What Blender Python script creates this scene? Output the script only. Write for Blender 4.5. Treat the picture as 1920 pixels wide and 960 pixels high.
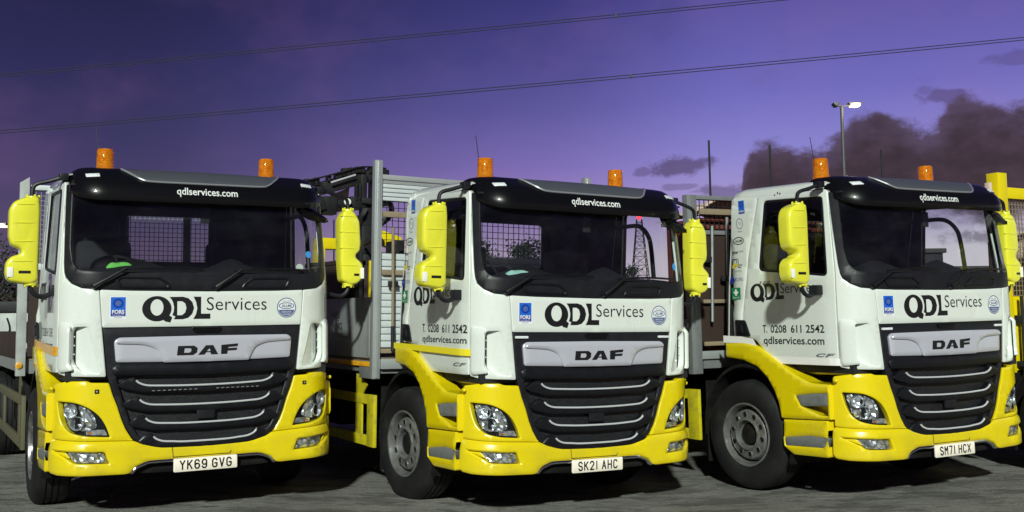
import bpy, bmesh, math, random
from mathutils import Vector, Matrix
from mathutils.geometry import delaunay_2d_cdt

random.seed(7)
R = math.radians
sc = bpy.context.scene
for o in list(bpy.data.objects):
    bpy.data.objects.remove(o)

# ------------------------------------------------------------------ camera
F_PX, PITCH, ROLL, CAM_H, CY = 1969.17, 0.09076, -0.01126, 1.5908, 424.06
cam_d = bpy.data.cameras.new('camera')
cam = bpy.data.objects.new('camera', cam_d)
sc.collection.objects.link(cam)
cam_d.sensor_width = 36.0
cam_d.lens = F_PX / 1920 * 36
cam_d.shift_y = -(480 - CY) / 1920
cam_d.clip_end = 3000
_c, _s = math.cos(PITCH), math.sin(PITCH)
_cr, _sr = math.cos(ROLL), math.sin(ROLL)
_f = Vector((0, _c, _s)); _U = Vector((0, -_s, _c)); _X = Vector((1, 0, 0))
_r = _X * _cr + _U * _sr; _u = -_X * _sr + _U * _cr
mw = Matrix.Identity(4)
for i in range(3):
    mw[i][0], mw[i][1], mw[i][2] = _r[i], _u[i], -_f[i]
mw[2][3] = CAM_H
cam.matrix_world = mw
sc.camera = cam

# ------------------------------------------------------------------ colour management, sun, sky
vs = sc.view_settings
vs.view_transform = 'Standard'; vs.look = 'None'; vs.exposure = 0.0; vs.gamma = 1.0
try: vs.use_curve_mapping = False
except Exception: pass

sun_d = bpy.data.lights.new('yard_floodlight', 'SUN')
sun_d.energy = 4.0; sun_d.angle = R(2.6); sun_d.color = (0.91, 1.0, 0.89)
sun = bpy.data.objects.new('yard_floodlight', sun_d)
sc.collection.objects.link(sun)
sun_dir = Vector((0.06, 0.885, -0.452)).normalized()
sun.rotation_euler = sun_dir.to_track_quat('-Z', 'Y').to_euler()
sun.location = (-1, -17, 10)

def s2l(c):
    return tuple(((v / 255) / 12.92 if v / 255 <= 0.04045 else ((v / 255 + 0.055) / 1.055) ** 2.4) for v in c) + (1,)

world = bpy.data.worlds.new('World'); sc.world = world
world.use_nodes = True
nt = world.node_tree; nt.nodes.clear()
def N(tree, typ, **k):
    n = tree.nodes.new(typ)
    for a, v in k.items(): setattr(n, a, v)
    return n
def mth(tree, op, a, b=None, c=None, clamp=False):
    n = tree.nodes.new('ShaderNodeMath'); n.operation = op; n.use_clamp = clamp
    for i, v in enumerate((a, b, c)):
        if v is None: continue
        if isinstance(v, (int, float)): n.inputs[i].default_value = v
        else: tree.links.new(v, n.inputs[i])
    return n.outputs[0]
def smooth(tree, v, lo, hi):
    n = tree.nodes.new('ShaderNodeMapRange'); n.interpolation_type = 'SMOOTHSTEP'
    tree.links.new(v, n.inputs['Value'])
    for k, x in (('From Min', lo), ('From Max', hi)):
        if isinstance(x, (int, float)): n.inputs[k].default_value = x
        else: tree.links.new(x, n.inputs[k])
    return n.outputs['Result']
def ramp(tree, v, stops):
    n = tree.nodes.new('ShaderNodeValToRGB'); cr = n.color_ramp
    while len(cr.elements) < len(stops): cr.elements.new(0.5)
    for e, (p, c) in zip(cr.elements, stops): e.position = p; e.color = c
    tree.links.new(v, n.inputs[0]); return n.outputs[0]
def mixc(tree, f, a, b, mode='MIX'):
    n = tree.nodes.new('ShaderNodeMix'); n.data_type = 'RGBA'; n.blend_type = mode
    if isinstance(f, (int, float)): n.inputs[0].default_value = f
    else: tree.links.new(f, n.inputs[0])
    for i, v in ((6, a), (7, b)):
        if isinstance(v, tuple): n.inputs[i].default_value = v
        else: tree.links.new(v, n.inputs[i])
    return n.outputs[2]
tc = N(nt, 'ShaderNodeTexCoord')
sep = N(nt, 'ShaderNodeSeparateXYZ'); nt.links.new(tc.outputs['Generated'], sep.inputs[0])
az = mth(nt, 'ARCTAN2', sep.outputs[0], sep.outputs[1])
el = mth(nt, 'ARCSINE', sep.outputs[2])
eln = mth(nt, 'MULTIPLY', el, 2.0, clamp=True)          # 0.5 rad -> 1
def stops(*q): return [(e * 2, s2l(c)) for e, c in q]
left = ramp(nt, eln, stops((0, (66, 52, 70)), (.05, (88, 74, 100)), (.10, (76, 67, 104)), (.16, (58, 54, 97)), (.23, (45, 43, 87)), (.31, (32, 31, 70)), (.5, (20, 19, 50))))
midc = ramp(nt, eln, stops((0, (216, 190, 202)), (.05, (206, 184, 208)), (.09, (166, 142, 198)), (.145, (126, 110, 182)), (.20, (94, 87, 158)), (.25, (72, 69, 137)), (.31, (56, 54, 118)), (.5, (30, 27, 72))))
rightc = ramp(nt, eln, stops((0, (232, 222, 226)), (.06, (222, 214, 224)), (.10, (170, 156, 206)), (.155, (138, 132, 206)), (.21, (112, 107, 188)), (.31, (82, 75, 152)), (.5, (36, 33, 86))))
c1 = mixc(nt, smooth(nt, az, -0.38, 0.10), left, midc)
c2 = mixc(nt, smooth(nt, az, 0.02, 0.24), c1, rightc)
# behind the viewer: night sky with a warm low glow added for fill and reflections
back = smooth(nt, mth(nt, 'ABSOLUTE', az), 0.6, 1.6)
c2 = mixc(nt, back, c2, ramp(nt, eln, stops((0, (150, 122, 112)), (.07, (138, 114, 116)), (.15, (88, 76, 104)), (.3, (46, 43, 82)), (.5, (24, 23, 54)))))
cv = N(nt, 'ShaderNodeCombineXYZ')
nt.links.new(az, cv.inputs[0]); nt.links.new(mth(nt, 'MULTIPLY', el, 1.5), cv.inputs[1])
def wnoise(scale, detail, rough, off=0.0):
    mp = N(nt, 'ShaderNodeMapping'); mp.inputs['Location'].default_value = (off, off * 1.7, 0)
    nt.links.new(cv.outputs[0], mp.inputs[0])
    n = N(nt, 'ShaderNodeTexNoise'); n.inputs['Scale'].default_value = scale
    n.inputs['Detail'].default_value = detail; n.inputs['Roughness'].default_value = rough
    nt.links.new(mp.outputs[0], n.inputs['Vector']); return n.outputs['Fac']
n1 = wnoise(5.0, 4, .55, 3.1)
c2 = mixc(nt, mth(nt, 'MULTIPLY', smooth(nt, n1, .46, .76), .15), c2, s2l((160, 112, 168)), 'MIX')
n2 = wnoise(14, 5, .6, 8.3)
c2 = mixc(nt, mth(nt, 'MULTIPLY', smooth(nt, n2, .52, .78), .10), c2, s2l((40, 30, 70)), 'MIX')
# dark cloud bank on the right
fc = N(nt, 'ShaderNodeFloatCurve')
cvm = fc.mapping.curves[0]
pts = [(0, 0), (0.455, 0), (0.4725, 0.094), (0.4792, 0.1415), (0.492, 0.1546), (0.5084, 0.1556), (0.5203, 0.1465), (0.5325, 0.1472), (0.5462, 0.150), (0.557, 0.1633), (0.5651, 0.1708), (0.5769, 0.1713), (0.5961, 0.1663), (0.607, 0.162), (0.6168, 0.1616), (0.6342, 0.1776), (0.649, 0.1783), (0.6633, 0.1722), (0.6811, 0.1702), (0.75, 0.18), (0.85, 0.16), (1, 0.1)]
while len(cvm.points) < len(pts): cvm.points.new(.5, .5)
for p, (x, y) in zip(cvm.points, pts): p.location = (x, y * 4); p.handle_type = 'AUTO'
fc.mapping.update()
azn = mth(nt, 'ADD', mth(nt, 'MULTIPLY', az, 0.85), 0.29, clamp=True)
nt.links.new(azn, fc.inputs['Value'])
top = mth(nt, 'MULTIPLY', fc.outputs[0], .25)
nb = mth(nt, 'ADD', mth(nt, 'MULTIPLY', wnoise(30, 8, .66, 1.3), .6), mth(nt, 'MULTIPLY', wnoise(9, 4, .55, 2.1), .4))
wob = mth(nt, 'MULTIPLY', mth(nt, 'SUBTRACT', nb, .5), .075)
edge = mth(nt, 'SUBTRACT', mth(nt, 'ADD', mth(nt, 'ADD', top, .008), wob), el)
low = mth(nt, 'ADD', mth(nt, 'MULTIPLY', mth(nt, 'SUBTRACT', wnoise(12, 5, .6, 5.), .5), .09), .098)
bank = mth(nt, 'MULTIPLY', smooth(nt, edge, -.005, .009), smooth(nt, el, mth(nt, 'SUBTRACT', low, .02), low))
# small loose clouds
def puff(a0, e0, ra, re, off, amt):
    da = mth(nt, 'DIVIDE', mth(nt, 'SUBTRACT', az, a0), ra)
    de = mth(nt, 'DIVIDE', mth(nt, 'SUBTRACT', el, e0), re)
    d = mth(nt, 'SQRT', mth(nt, 'ADD', mth(nt, 'MULTIPLY', da, da), mth(nt, 'MULTIPLY', de, de)))
    q = mth(nt, 'ADD', d, mth(nt, 'MULTIPLY', mth(nt, 'SUBTRACT', wnoise(34, 6, .62, off), .5), 3.0))
    return mth(nt, 'MULTIPLY', mth(nt, 'SUBTRACT', 1.0, smooth(nt, q, .55, 1.15)), amt)
small = puff(.158, .144, .030, .010, 2.2, .9)
for q in ((.3967, .1936, .024, .0065, 4.4, .7), (.3815, .1988, .012, .004, 3.3, .4), (.1254, .1395, .012, .005, 7.0, .6), (.205, .118, .03, .008, 6.1, .7), (.45, .2203, .02, .008, 2.9, .45), (.16, .125, .016, .003, 9.9, .5), (.33, .085, .05, .009, 3.6, .75), (.43, .07, .04, .008, 5.6, .7)):
    small = mth(nt, 'MAXIMUM', small, puff(*q))
ccol = mixc(nt, smooth(nt, wnoise(30, 5, .55, .7), .35, .75), s2l((52, 38, 46)), s2l((71, 54, 64)))
c2 = mixc(nt, mth(nt, 'MULTIPLY', small, .8), c2, s2l((74, 58, 92)))
ccol = mixc(nt, smooth(nt, mth(nt, 'ADD', edge, mth(nt, 'MULTIPLY', mth(nt, 'SUBTRACT', wnoise(24, 6, .6, 6.6), .5), .05)), .0, .034), s2l((82, 66, 88)), ccol)
c2 = mixc(nt, mth(nt, 'MULTIPLY', bank, .98), c2, ccol)
# ground half of the world, never seen past the yard
c2 = mixc(nt, smooth(nt, el, -.03, -.002), s2l((20, 17, 22)), c2)
skyn = N(nt, 'ShaderNodeTexSky'); skyn.sky_type = 'NISHITA'; skyn.sun_disc = False
skyn.sun_elevation = R(-4.0); skyn.sun_rotation = R(15)
bg1 = N(nt, 'ShaderNodeBackground'); bg1.inputs[1].default_value = 1.0
bg2 = N(nt, 'ShaderNodeBackground'); bg2.inputs[1].default_value = 0.05
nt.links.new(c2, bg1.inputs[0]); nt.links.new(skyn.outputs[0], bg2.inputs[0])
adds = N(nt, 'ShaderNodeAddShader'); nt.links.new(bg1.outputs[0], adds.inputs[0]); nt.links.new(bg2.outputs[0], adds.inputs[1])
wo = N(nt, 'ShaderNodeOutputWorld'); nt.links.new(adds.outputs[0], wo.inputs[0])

# ------------------------------------------------------------------ materials
MAT = {}
def pbr(name, col, rough=.5, metal=0., coat=0., spec=.5, noise=None, bump=None, emit=None, coat_r=.04, grime=None):
    """procedural Principled: colour broken up by noise=(scale, amount, dark colour), bump=(scale, strength)"""
    m = bpy.data.materials.new(name); m.use_nodes = True; t = m.node_tree
    b = t.nodes['Principled BSDF']
    b.inputs['Base Color'].default_value = (*col, 1); b.inputs['Roughness'].default_value = rough
    b.inputs['Metallic'].default_value = metal; b.inputs['Coat Weight'].default_value = coat
    b.inputs['Coat Roughness'].default_value = coat_r
    b.inputs['Specular IOR Level'].default_value = spec
    co = N(t, 'ShaderNodeTexCoord')
    if noise:
        sc_, amt, dk = noise[:3]
        n = N(t, 'ShaderNodeTexNoise'); n.inputs['Scale'].default_value = sc_; n.inputs['Detail'].default_value = 6
        n.inputs['Roughness'].default_value = .62
        t.links.new(co.outputs['Object'], n.inputs['Vector'])
        f = mth(t, 'MULTIPLY', smooth(t, n.outputs['Fac'], .42, .75), amt)
        t.links.new(mixc(t, f, (*col, 1), (*dk, 1)), b.inputs['Base Color'])
        t.links.new(mth(t, 'ADD', rough, mth(t, 'MULTIPLY', mth(t, 'SUBTRACT', n.outputs['Fac'], .5), .25), clamp=True), b.inputs['Roughness'])
    if grime:
        # road film: runs down the panels in streaks and thickens towards the sills
        sp = N(t, 'ShaderNodeSeparateXYZ'); t.links.new(co.outputs['Object'], sp.inputs[0])
        mp = N(t, 'ShaderNodeMapping'); mp.inputs['Scale'].default_value = (1, 1, .14); t.links.new(co.outputs['Object'], mp.inputs[0])
        st = N(t, 'ShaderNodeTexNoise'); st.inputs['Scale'].default_value = 16; st.inputs['Detail'].default_value = 6; st.inputs['Roughness'].default_value = .65; t.links.new(mp.outputs[0], st.inputs['Vector'])
        bl = N(t, 'ShaderNodeTexNoise'); bl.inputs['Scale'].default_value = 3.2; bl.inputs['Detail'].default_value = 5; t.links.new(co.outputs['Object'], bl.inputs['Vector'])
        f1 = mth(t, 'MULTIPLY', smooth(t, st.outputs['Fac'], .50, .80), smooth(t, bl.outputs['Fac'], .38, .66))
        f2 = mth(t, 'MULTIPLY', mth(t, 'SUBTRACT', 1., smooth(t, sp.outputs[2], .36, .85)), smooth(t, bl.outputs['Fac'], .30, .70))
        f = mth(t, 'ADD', mth(t, 'MULTIPLY', f1, grime[0]), mth(t, 'MULTIPLY', f2, grime[1]), clamp=True)
        src = b.inputs['Base Color'].links[0].from_socket if b.inputs['Base Color'].links else (*col, 1)
        t.links.new(mixc(t, f, src, (*grime[2], 1)), b.inputs['Base Color'])
        t.links.new(mth(t, 'MULTIPLY', mth(t, 'SUBTRACT', 1., mth(t, 'MULTIPLY', f, 1.3), clamp=True), coat), b.inputs['Coat Weight'])
    if bump:
        n2 = N(t, 'ShaderNodeTexNoise'); n2.inputs['Scale'].default_value = bump[0]; n2.inputs['Detail'].default_value = 3
        t.links.new(co.outputs['Object'], n2.inputs['Vector'])
        bp = N(t, 'ShaderNodeBump'); bp.inputs['Strength'].default_value = bump[1]; bp.inputs['Distance'].default_value = .01
        t.links.new(n2.outputs['Fac'], bp.inputs['Height']); t.links.new(bp.outputs[0], b.inputs['Normal'])
    if emit:
        b.inputs['Emission Color'].default_value = (*emit[0], 1); b.inputs['Emission Strength'].default_value = emit[1]
    MAT[name] = m
    return m
def glass(name, tint, refl=(.9, .9, .95), rough=.015, fac=.06, film=0.):
    m = bpy.data.materials.new(name); m.use_nodes = True; t = m.node_tree; t.nodes.clear()
    tr = N(t, 'ShaderNodeBsdfTransparent'); tr.inputs[0].default_value = (*tint, 1)
    gl = N(t, 'ShaderNodeBsdfGlossy'); gl.inputs[0].default_value = (*refl, 1); gl.inputs['Roughness'].default_value = rough
    lw = N(t, 'ShaderNodeLayerWeight'); lw.inputs[0].default_value = .5
    co = N(t, 'ShaderNodeTexCoord'); nz = N(t, 'ShaderNodeTexNoise'); nz.inputs['Scale'].default_value = 9
    t.links.new(co.outputs['Object'], nz.inputs['Vector'])
    f = mth(t, 'ADD', mth(t, 'MULTIPLY', mth(t, 'POWER', lw.outputs['Facing'], 4.0), .75), mth(t, 'MULTIPLY', nz.outputs['Fac'], fac * 1.4), clamp=True)
    mx = N(t, 'ShaderNodeMixShader'); t.links.new(f, mx.inputs[0])
    t.links.new(tr.outputs[0], mx.inputs[1]); t.links.new(gl.outputs[0], mx.inputs[2])
    out = mx.outputs[0]
    if film:
        df = N(t, 'ShaderNodeBsdfDiffuse'); df.inputs[0].default_value = (.55, .58, .60, 1)
        mp = N(t, 'ShaderNodeMapping'); mp.inputs['Scale'].default_value = (1.2, 1, 2.6); mp.inputs['Rotation'].default_value = (0, .5, 0); t.links.new(co.outputs['Object'], mp.inputs[0])
        n2 = N(t, 'ShaderNodeTexNoise'); n2.inputs['Scale'].default_value = 1.6; n2.inputs['Detail'].default_value = 8; n2.inputs['Roughness'].default_value = .6; t.links.new(mp.outputs[0], n2.inputs['Vector'])
        m2 = N(t, 'ShaderNodeMixShader'); t.links.new(mth(t, 'ADD', .003, mth(t, 'MULTIPLY', smooth(t, n2.outputs['Fac'], .40, .80), film)), m2.inputs[0])
        t.links.new(out, m2.inputs[1]); t.links.new(df.outputs[0], m2.inputs[2]); out = m2.outputs[0]
    ou = N(t, 'ShaderNodeOutputMaterial'); t.links.new(out, ou.inputs[0])
    MAT[name] = m; return m

pbr('white_paint', (.75, .78, .745), .28, coat=1., noise=(5, .08, (.58, .57, .52)), grime=(.22, .2, (.40, .38, .33)))
pbr('yellow_paint', (.82, .635, .002), .28, coat=.7, noise=(6, .12, (.58, .43, .02)), grime=(.20, .36, (.36, .27, .05)))
pbr('grimy_yellow', (.62, .53, .012), .45, coat=.2, noise=(9, .55, (.22, .17, .05)))
pbr('lamp_post', (.10, .10, .105), .5, metal=.3, noise=(5, .4, (.06, .06, .06)))
pbr('post_grey', (.42, .44, .43), .5, noise=(6, .5, (.24, .24, .22)))
pbr('dim_dirty_guard', (.12, .11, .06), .6, noise=(9, .6, (.10, .09, .06)))  # leftmost guard: dirt plus the dimness of grazing light put into the colour
pbr('lemon_plastic', (.82, .77, .045), .28, coat=.7, noise=(7, .10, (.55, .50, .05)), grime=(.25, 0., (.38, .35, .12)))
pbr('gloss_black', (.004, .004, .005), .30, coat=.25, spec=.25)
pbr('black_plastic', (.010, .010, .014), .45, spec=.35, noise=(14, .4, (.020, .020, .026)), bump=(260, .08))
pbr('blade_black', (.007, .007, .010), .38, spec=.35, noise=(10, .3, (.015, .015, .02)))
pbr('rubber', (.010, .010, .011), .66, spec=.3, noise=(5, .6, (.026, .025, .023)))
pbr('silver_paint', (.56, .55, .64), .30, metal=.2, coat=.6, grime=(.15, 0., (.36, .36, .40)))
pbr('visor_silver', (.085, .09, .105), .42, metal=.2, coat=.2, noise=(8, .2, (.08, .08, .10)))
pbr('bright_trim', (.70, .70, .74), .25, metal=.25, coat=.6)
pbr('visor_trim', (.30, .30, .33), .3, metal=.3, coat=.4)
pbr('chrome', (.75, .75, .78), .10, metal=1.)
pbr('step_grey', (.25, .26, .27), .55, metal=.4, noise=(16, .5, (.13, .13, .12)))
pbr('rim_steel', (.30, .30, .30), .32, metal=.65, noise=(13, .7, (.07, .06, .05)), bump=(60, .15))
pbr('aluminium', (.52, .54, .55), .40, metal=.55, noise=(8, .4, (.34, .35, .35)))
pbr('slat_white', (.60, .64, .66), .45, metal=.15, noise=(6, .35, (.42, .45, .47)))
pbr('galvanised', (.30, .31, .32), .5, metal=.5, noise=(11, .5, (.19, .20, .20)))
pbr('panel_grey', (.27, .275, .28), .5, noise=(5, .4, (.13, .13, .13)))
pbr('decal_black', (.008, .008, .010), .40)
pbr('decal_grey', (.16, .16, .17), .40)
pbr('decal_brown', (.30, .29, .27), .5)
pbr('decal_white', (.82, .82, .82), .40)
pbr('decal_blue', (.010, .13, .62), .35)
pbr('decal_navy', (.012, .03, .30), .35)
pbr('decal_indigo', (.10, .13, .30), .40)
pbr('decal_green', (.008, .20, .075), .40)
pbr('decal_yellow', (.66, .52, .04), .40)
pbr('plate_white', (.97, .88, .76), .35, noise=(30, .15, (.8, .66, .5)))
pbr('reflex_white', (.93, .90, .88), .4, coat=.5)
pbr('reflex_yellow', (.95, .78, .02), .4, coat=.5, noise=(5, .1, (.8, .6, .03)))
pbr('reflex_amber', (.90, .42, .015), .4, coat=.4, noise=(22, .6, (.30, .12, .02)))
pbr('interior', (.010, .010, .012), .75, noise=(5, .4, (.018, .018, .02)))
pbr('seat_cloth', (.018, .017, .020), .9, noise=(30, .5, (.03, .028, .032)))
pbr('dash_plastic', (.011, .011, .013), .6, spec=.3, noise=(20, .4, (.018, .018, .02)))
pbr('chassis_black', (.006, .006, .006), .75, spec=.2, noise=(8, .5, (.025, .022, .02)))
pbr('crane_black', (.012, .012, .013), .45, noise=(10, .4, (.03, .03, .03)))
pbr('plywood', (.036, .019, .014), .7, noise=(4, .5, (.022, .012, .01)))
pbr('timber', (.26, .20, .13), .7, noise=(9, .6, (.14, .11, .08)))
pbr('rust_red', (.16, .032, .022), .65, noise=(6, .5, (.08, .03, .02)))
pbr('cream_sheet', (.72, .55, .46), .7, noise=(5, .5, (.42, .28, .22)))
pbr('dark_leaf', (.018, .026, .014), .8, noise=(3, .5, (.01, .014, .009)))
pbr('bark', (.05, .04, .03), .9, noise=(6, .5, (.03, .025, .02)))
pbr('dark_steel', (.016, .016, .019), .6, spec=.3, noise=(5, .4, (.03, .026, .026)))
pbr('cable_dark', (.022, .018, .04), .6)
pbr('green_cloth', (.16, .55, .10), .8, noise=(20, .4, (.10, .40, .07)))
pbr('mint_paper', (.36, .62, .56), .7)
pbr('blue_disc', (.05, .32, .75), .5)
pbr('pale_disc', (.45, .52, .48), .5)
pbr('lamp_glow', (1, .9, .75), .4, emit=((1, .80, .52), 2.4))
pbr('lamp_red', (1, .1, .1), .4, emit=((1, .03, .05), 2.2))
pbr('led_white', (.85, .87, .9), .25, noise=(120, .8, (.2, .2, .22)))
pbr('mirror_glass', (.6, .6, .62), .03, metal=1.)
pbr('fence_board', (.045, .040, .038), .8, noise=(4, .5, (.02, .018, .018)))
pbr('grey_tank', (.50, .52, .53), .4, metal=.2)
glass('windscreen_glass', (.90, .93, .93), fac=.075, film=.014)
glass('side_glass', (.82, .85, .86), fac=.05)
glass('lens_glass', (.88, .90, .92), fac=.05)

def amber():
    m = bpy.data.materials.new('amber_plastic'); m.use_nodes = True; t = m.node_tree
    b = t.nodes['Principled BSDF']
    co = N(t, 'ShaderNodeTexCoord'); sp = N(t, 'ShaderNodeSeparateXYZ'); t.links.new(co.outputs['Object'], sp.inputs[0])
    nz = N(t, 'ShaderNodeTexNoise'); nz.inputs['Scale'].default_value = 30; t.links.new(co.outputs['Object'], nz.inputs['Vector'])
    st = mth(t, 'SINE', mth(t, 'MULTIPLY', sp.outputs[2], 420))
    col = mixc(t, smooth(t, nz.outputs['Fac'], .35, .7), (1.0, .33, .012, 1), (.85, .20, .004, 1))
    t.links.new(col, b.inputs['Base Color'])
    b.inputs['Roughness'].default_value = .18; b.inputs['Coat Weight'].default_value = .5
    b.inputs['Transmission Weight'].default_value = .45; b.inputs['IOR'].default_value = 1.25
    bp = N(t, 'ShaderNodeBump'); bp.inputs['Strength'].default_value = .5; bp.inputs['Distance'].default_value = .004
    t.links.new(st, bp.inputs['Height']); t.links.new(bp.outputs[0], b.inputs['Normal'])
    MAT['amber_plastic'] = m
amber()
def reflector():
    m = bpy.data.materials.new('lamp_reflector'); m.use_nodes = True; t = m.node_tree
    b = t.nodes['Principled BSDF']; b.inputs['Metallic'].default_value = .8; b.inputs['Roughness'].default_value = .26
    co = N(t, 'ShaderNodeTexCoord'); v = N(t, 'ShaderNodeTexVoronoi'); v.inputs['Scale'].default_value = 22
    t.links.new(co.outputs['Object'], v.inputs['Vector'])
    t.links.new(mixc(t, smooth(t, v.outputs['Distance'], .3, .75), (.92, .94, .96, 1), (.35, .36, .38, 1)), b.inputs['Base Color'])
    MAT['lamp_reflector'] = m
reflector()
def mesh_black():
    m = bpy.data.materials.new('grille_mesh'); m.use_nodes = True; t = m.node_tree
    b = t.nodes['Principled BSDF']; b.inputs['Roughness'].default_value = .5
    co = N(t, 'ShaderNodeTexCoord'); v = N(t, 'ShaderNodeTexVoronoi'); v.inputs['Scale'].default_value = 55
    t.links.new(co.outputs['Object'], v.inputs['Vector'])
    t.links.new(mixc(t, smooth(t, v.outputs['Distance'], .25, .5), (.002, .002, .003, 1), (.014, .014, .018, 1)), b.inputs['Base Color'])
    MAT['grille_mesh'] = m
mesh_black()
def asphalt():
    m = bpy.data.materials.new('worn_asphalt'); m.use_nodes = True; t = m.node_tree
    b = t.nodes['Principled BSDF']
    co = N(t, 'ShaderNodeTexCoord')
    def nz(s, d=6, r=.6, sx=1.):
        mp = N(t, 'ShaderNodeMapping'); mp.inputs['Scale'].default_value = (1, sx, 1); t.links.new(co.outputs['Object'], mp.inputs[0])
        n = N(t, 'ShaderNodeTexNoise'); n.inputs['Scale'].default_value = s; n.inputs['Detail'].default_value = d; n.inputs['Roughness'].default_value = r
        t.links.new(mp.outputs[0], n.inputs['Vector']); return n.outputs['Fac']
    c = mixc(t, smooth(t, nz(.7, 5), .35, .68), (.25, .242, .226, 1), (.38, .365, .335, 1))
    c = mixc(t, mth(t, 'MULTIPLY', smooth(t, nz(2.2, 8, .7, 2.6), .53, .62), .74), c, (.10, .096, .088, 1))
    c = mixc(t, mth(t, 'MULTIPLY', smooth(t, nz(60, 3), .48, .7), .5), c, (.21, .205, .19, 1))
    c = mixc(t, mth(t, 'MULTIPLY', smooth(t, nz(150, 2), .40, .66), .55), c, (.13, .127, .118, 1))
    c = mixc(t, mth(t, 'MULTIPLY', smooth(t, nz(34, 2), .66, .72), .8), c, (.50, .49, .45, 1))
    c = mixc(t, mth(t, 'MULTIPLY', smooth(t, nz(11, 6, .7, 1.6), .60, .68), .7), c, (.10, .095, .085, 1))
    vo = N(t, 'ShaderNodeTexVoronoi'); vo.feature = 'DISTANCE_TO_EDGE'; vo.inputs['Scale'].default_value = .55
    wv = N(t, 'ShaderNodeVectorMath'); wv.operation = 'ADD'
    nn = N(t, 'ShaderNodeTexNoise'); nn.inputs['Scale'].default_value = 2.5; t.links.new(co.outputs['Object'], nn.inputs['Vector'])
    t.links.new(co.outputs['Object'], wv.inputs[0]); t.links.new(nn.outputs['Color'], wv.inputs[1]); t.links.new(wv.outputs[0], vo.inputs['Vector'])
    c = mixc(t, mth(t, 'SUBTRACT', 1., smooth(t, vo.outputs['Distance'], .0, .005)), c, (.16, .155, .145, 1))
    c = mixc(t, mth(t, 'MULTIPLY', smooth(t, nz(.45, 3, .5), .50, .62), .35), c, (.16, .155, .145, 1))
    c = mixc(t, mth(t, 'MULTIPLY', smooth(t, nz(1.15, 9, .68, 2.4), .50, .57), .62), c, (.075, .072, .066, 1))
    t.links.new(c, b.inputs['Base Color']); b.inputs['Roughness'].default_value = .86
    bp = N(t, 'ShaderNodeBump'); bp.inputs['Strength'].default_value = 1.; bp.inputs['Distance'].default_value = .03
    t.links.new(mth(t, 'ADD', nz(70, 5), mth(t, 'MULTIPLY', nz(9, 6), 2.)), bp.inputs['Height']); t.links.new(bp.outputs[0], b.inputs['Normal'])
    MAT['worn_asphalt'] = m
asphalt()

# ------------------------------------------------------------------ mesh helpers
COL = sc.collection
def finish(bm, name, mat, parent=None, sharp=35, smoothf=True, recalc=True):
    if recalc: bmesh.ops.recalc_face_normals(bm, faces=bm.faces)
    me = bpy.data.meshes.new(name); bm.to_mesh(me); bm.free()
    return link(me, name, mat, parent, sharp, smoothf)
def link(me, name, mat, parent=None, sharp=35, smoothf=True):
    for mm in (mat if isinstance(mat, (list, tuple)) else [mat]): me.materials.append(MAT[mm])
    if smoothf:
        me.polygons.foreach_set('use_smooth', [True] * len(me.polygons))
        me.set_sharp_from_angle(angle=R(sharp))
    o = bpy.data.objects.new(name, me); COL.objects.link(o)
    if parent: o.parent = parent
    return o
def inst(me, name, parent):
    o = bpy.data.objects.new(name, me); COL.objects.link(o); o.parent = parent; return o
def empty(name, loc, rot=(0, 0, 0)):
    o = bpy.data.objects.new(name, None); COL.objects.link(o); o.location = loc; o.rotation_euler = rot
    o.empty_display_size = .3; return o
def tag(o, label, cat, group=None, kind=None):
    if label: o['label'] = label
    if cat: o['category'] = cat
    if group: o['group'] = group
    if kind: o['kind'] = kind
    return o
def box(bm, lo, hi, bev=0., mi=0):
    x0, y0, z0 = lo; x1, y1, z1 = hi
    v = [bm.verts.new(p) for p in ((x0, y0, z0), (x1, y0, z0), (x1, y1, z0), (x0, y1, z0), (x0, y0, z1), (x1, y0, z1), (x1, y1, z1), (x0, y1, z1))]
    fs = [bm.faces.new([v[i] for i in q]) for q in ((0, 3, 2, 1), (4, 5, 6, 7), (0, 1, 5, 4), (1, 2, 6, 5), (2, 3, 7, 6), (3, 0, 4, 7))]
    for f_ in fs: f_.material_index = mi
    if bev:
        es = {e for f_ in fs for e in f_.edges}
        bmesh.ops.bevel(bm, geom=list(es), offset=bev, segments=2, affect='EDGES', profile=.6)
    return v
def obox(bm, c, ax, ay, az_, bev=0):
    """oriented box: centre, three half-axis vectors"""
    c, ax, ay, az_ = map(Vector, (c, ax, ay, az_))
    v = [bm.verts.new(c + ax * i + ay * j + az_ * k) for k in (-1, 1) for j in (-1, 1) for i in (-1, 1)]
    fs = [bm.faces.new([v[i] for i in q]) for q in ((0, 2, 3, 1), (4, 5, 7, 6), (0, 1, 5, 4), (1, 3, 7, 5), (3, 2, 6, 7), (2, 0, 4, 6))]
    if bev:
        bmesh.ops.bevel(bm, geom=list({e for f_ in fs for e in f_.edges}), offset=bev, segments=2, affect='EDGES', profile=.6)
def bar(bm, a, b, w, h, up=(0, 0, 1), bev=0):
    a, b = Vector(a), Vector(b); d = b - a; L = d.length; d.normalize()
    s_ = d.cross(Vector(up))
    if s_.length < 1e-4: s_ = d.cross(Vector((1, 0, 0)))
    s_.normalize(); u_ = s_.cross(d)
    obox(bm, (a + b) / 2, d * L / 2, s_ * w / 2, u_ * h / 2, bev)
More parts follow.
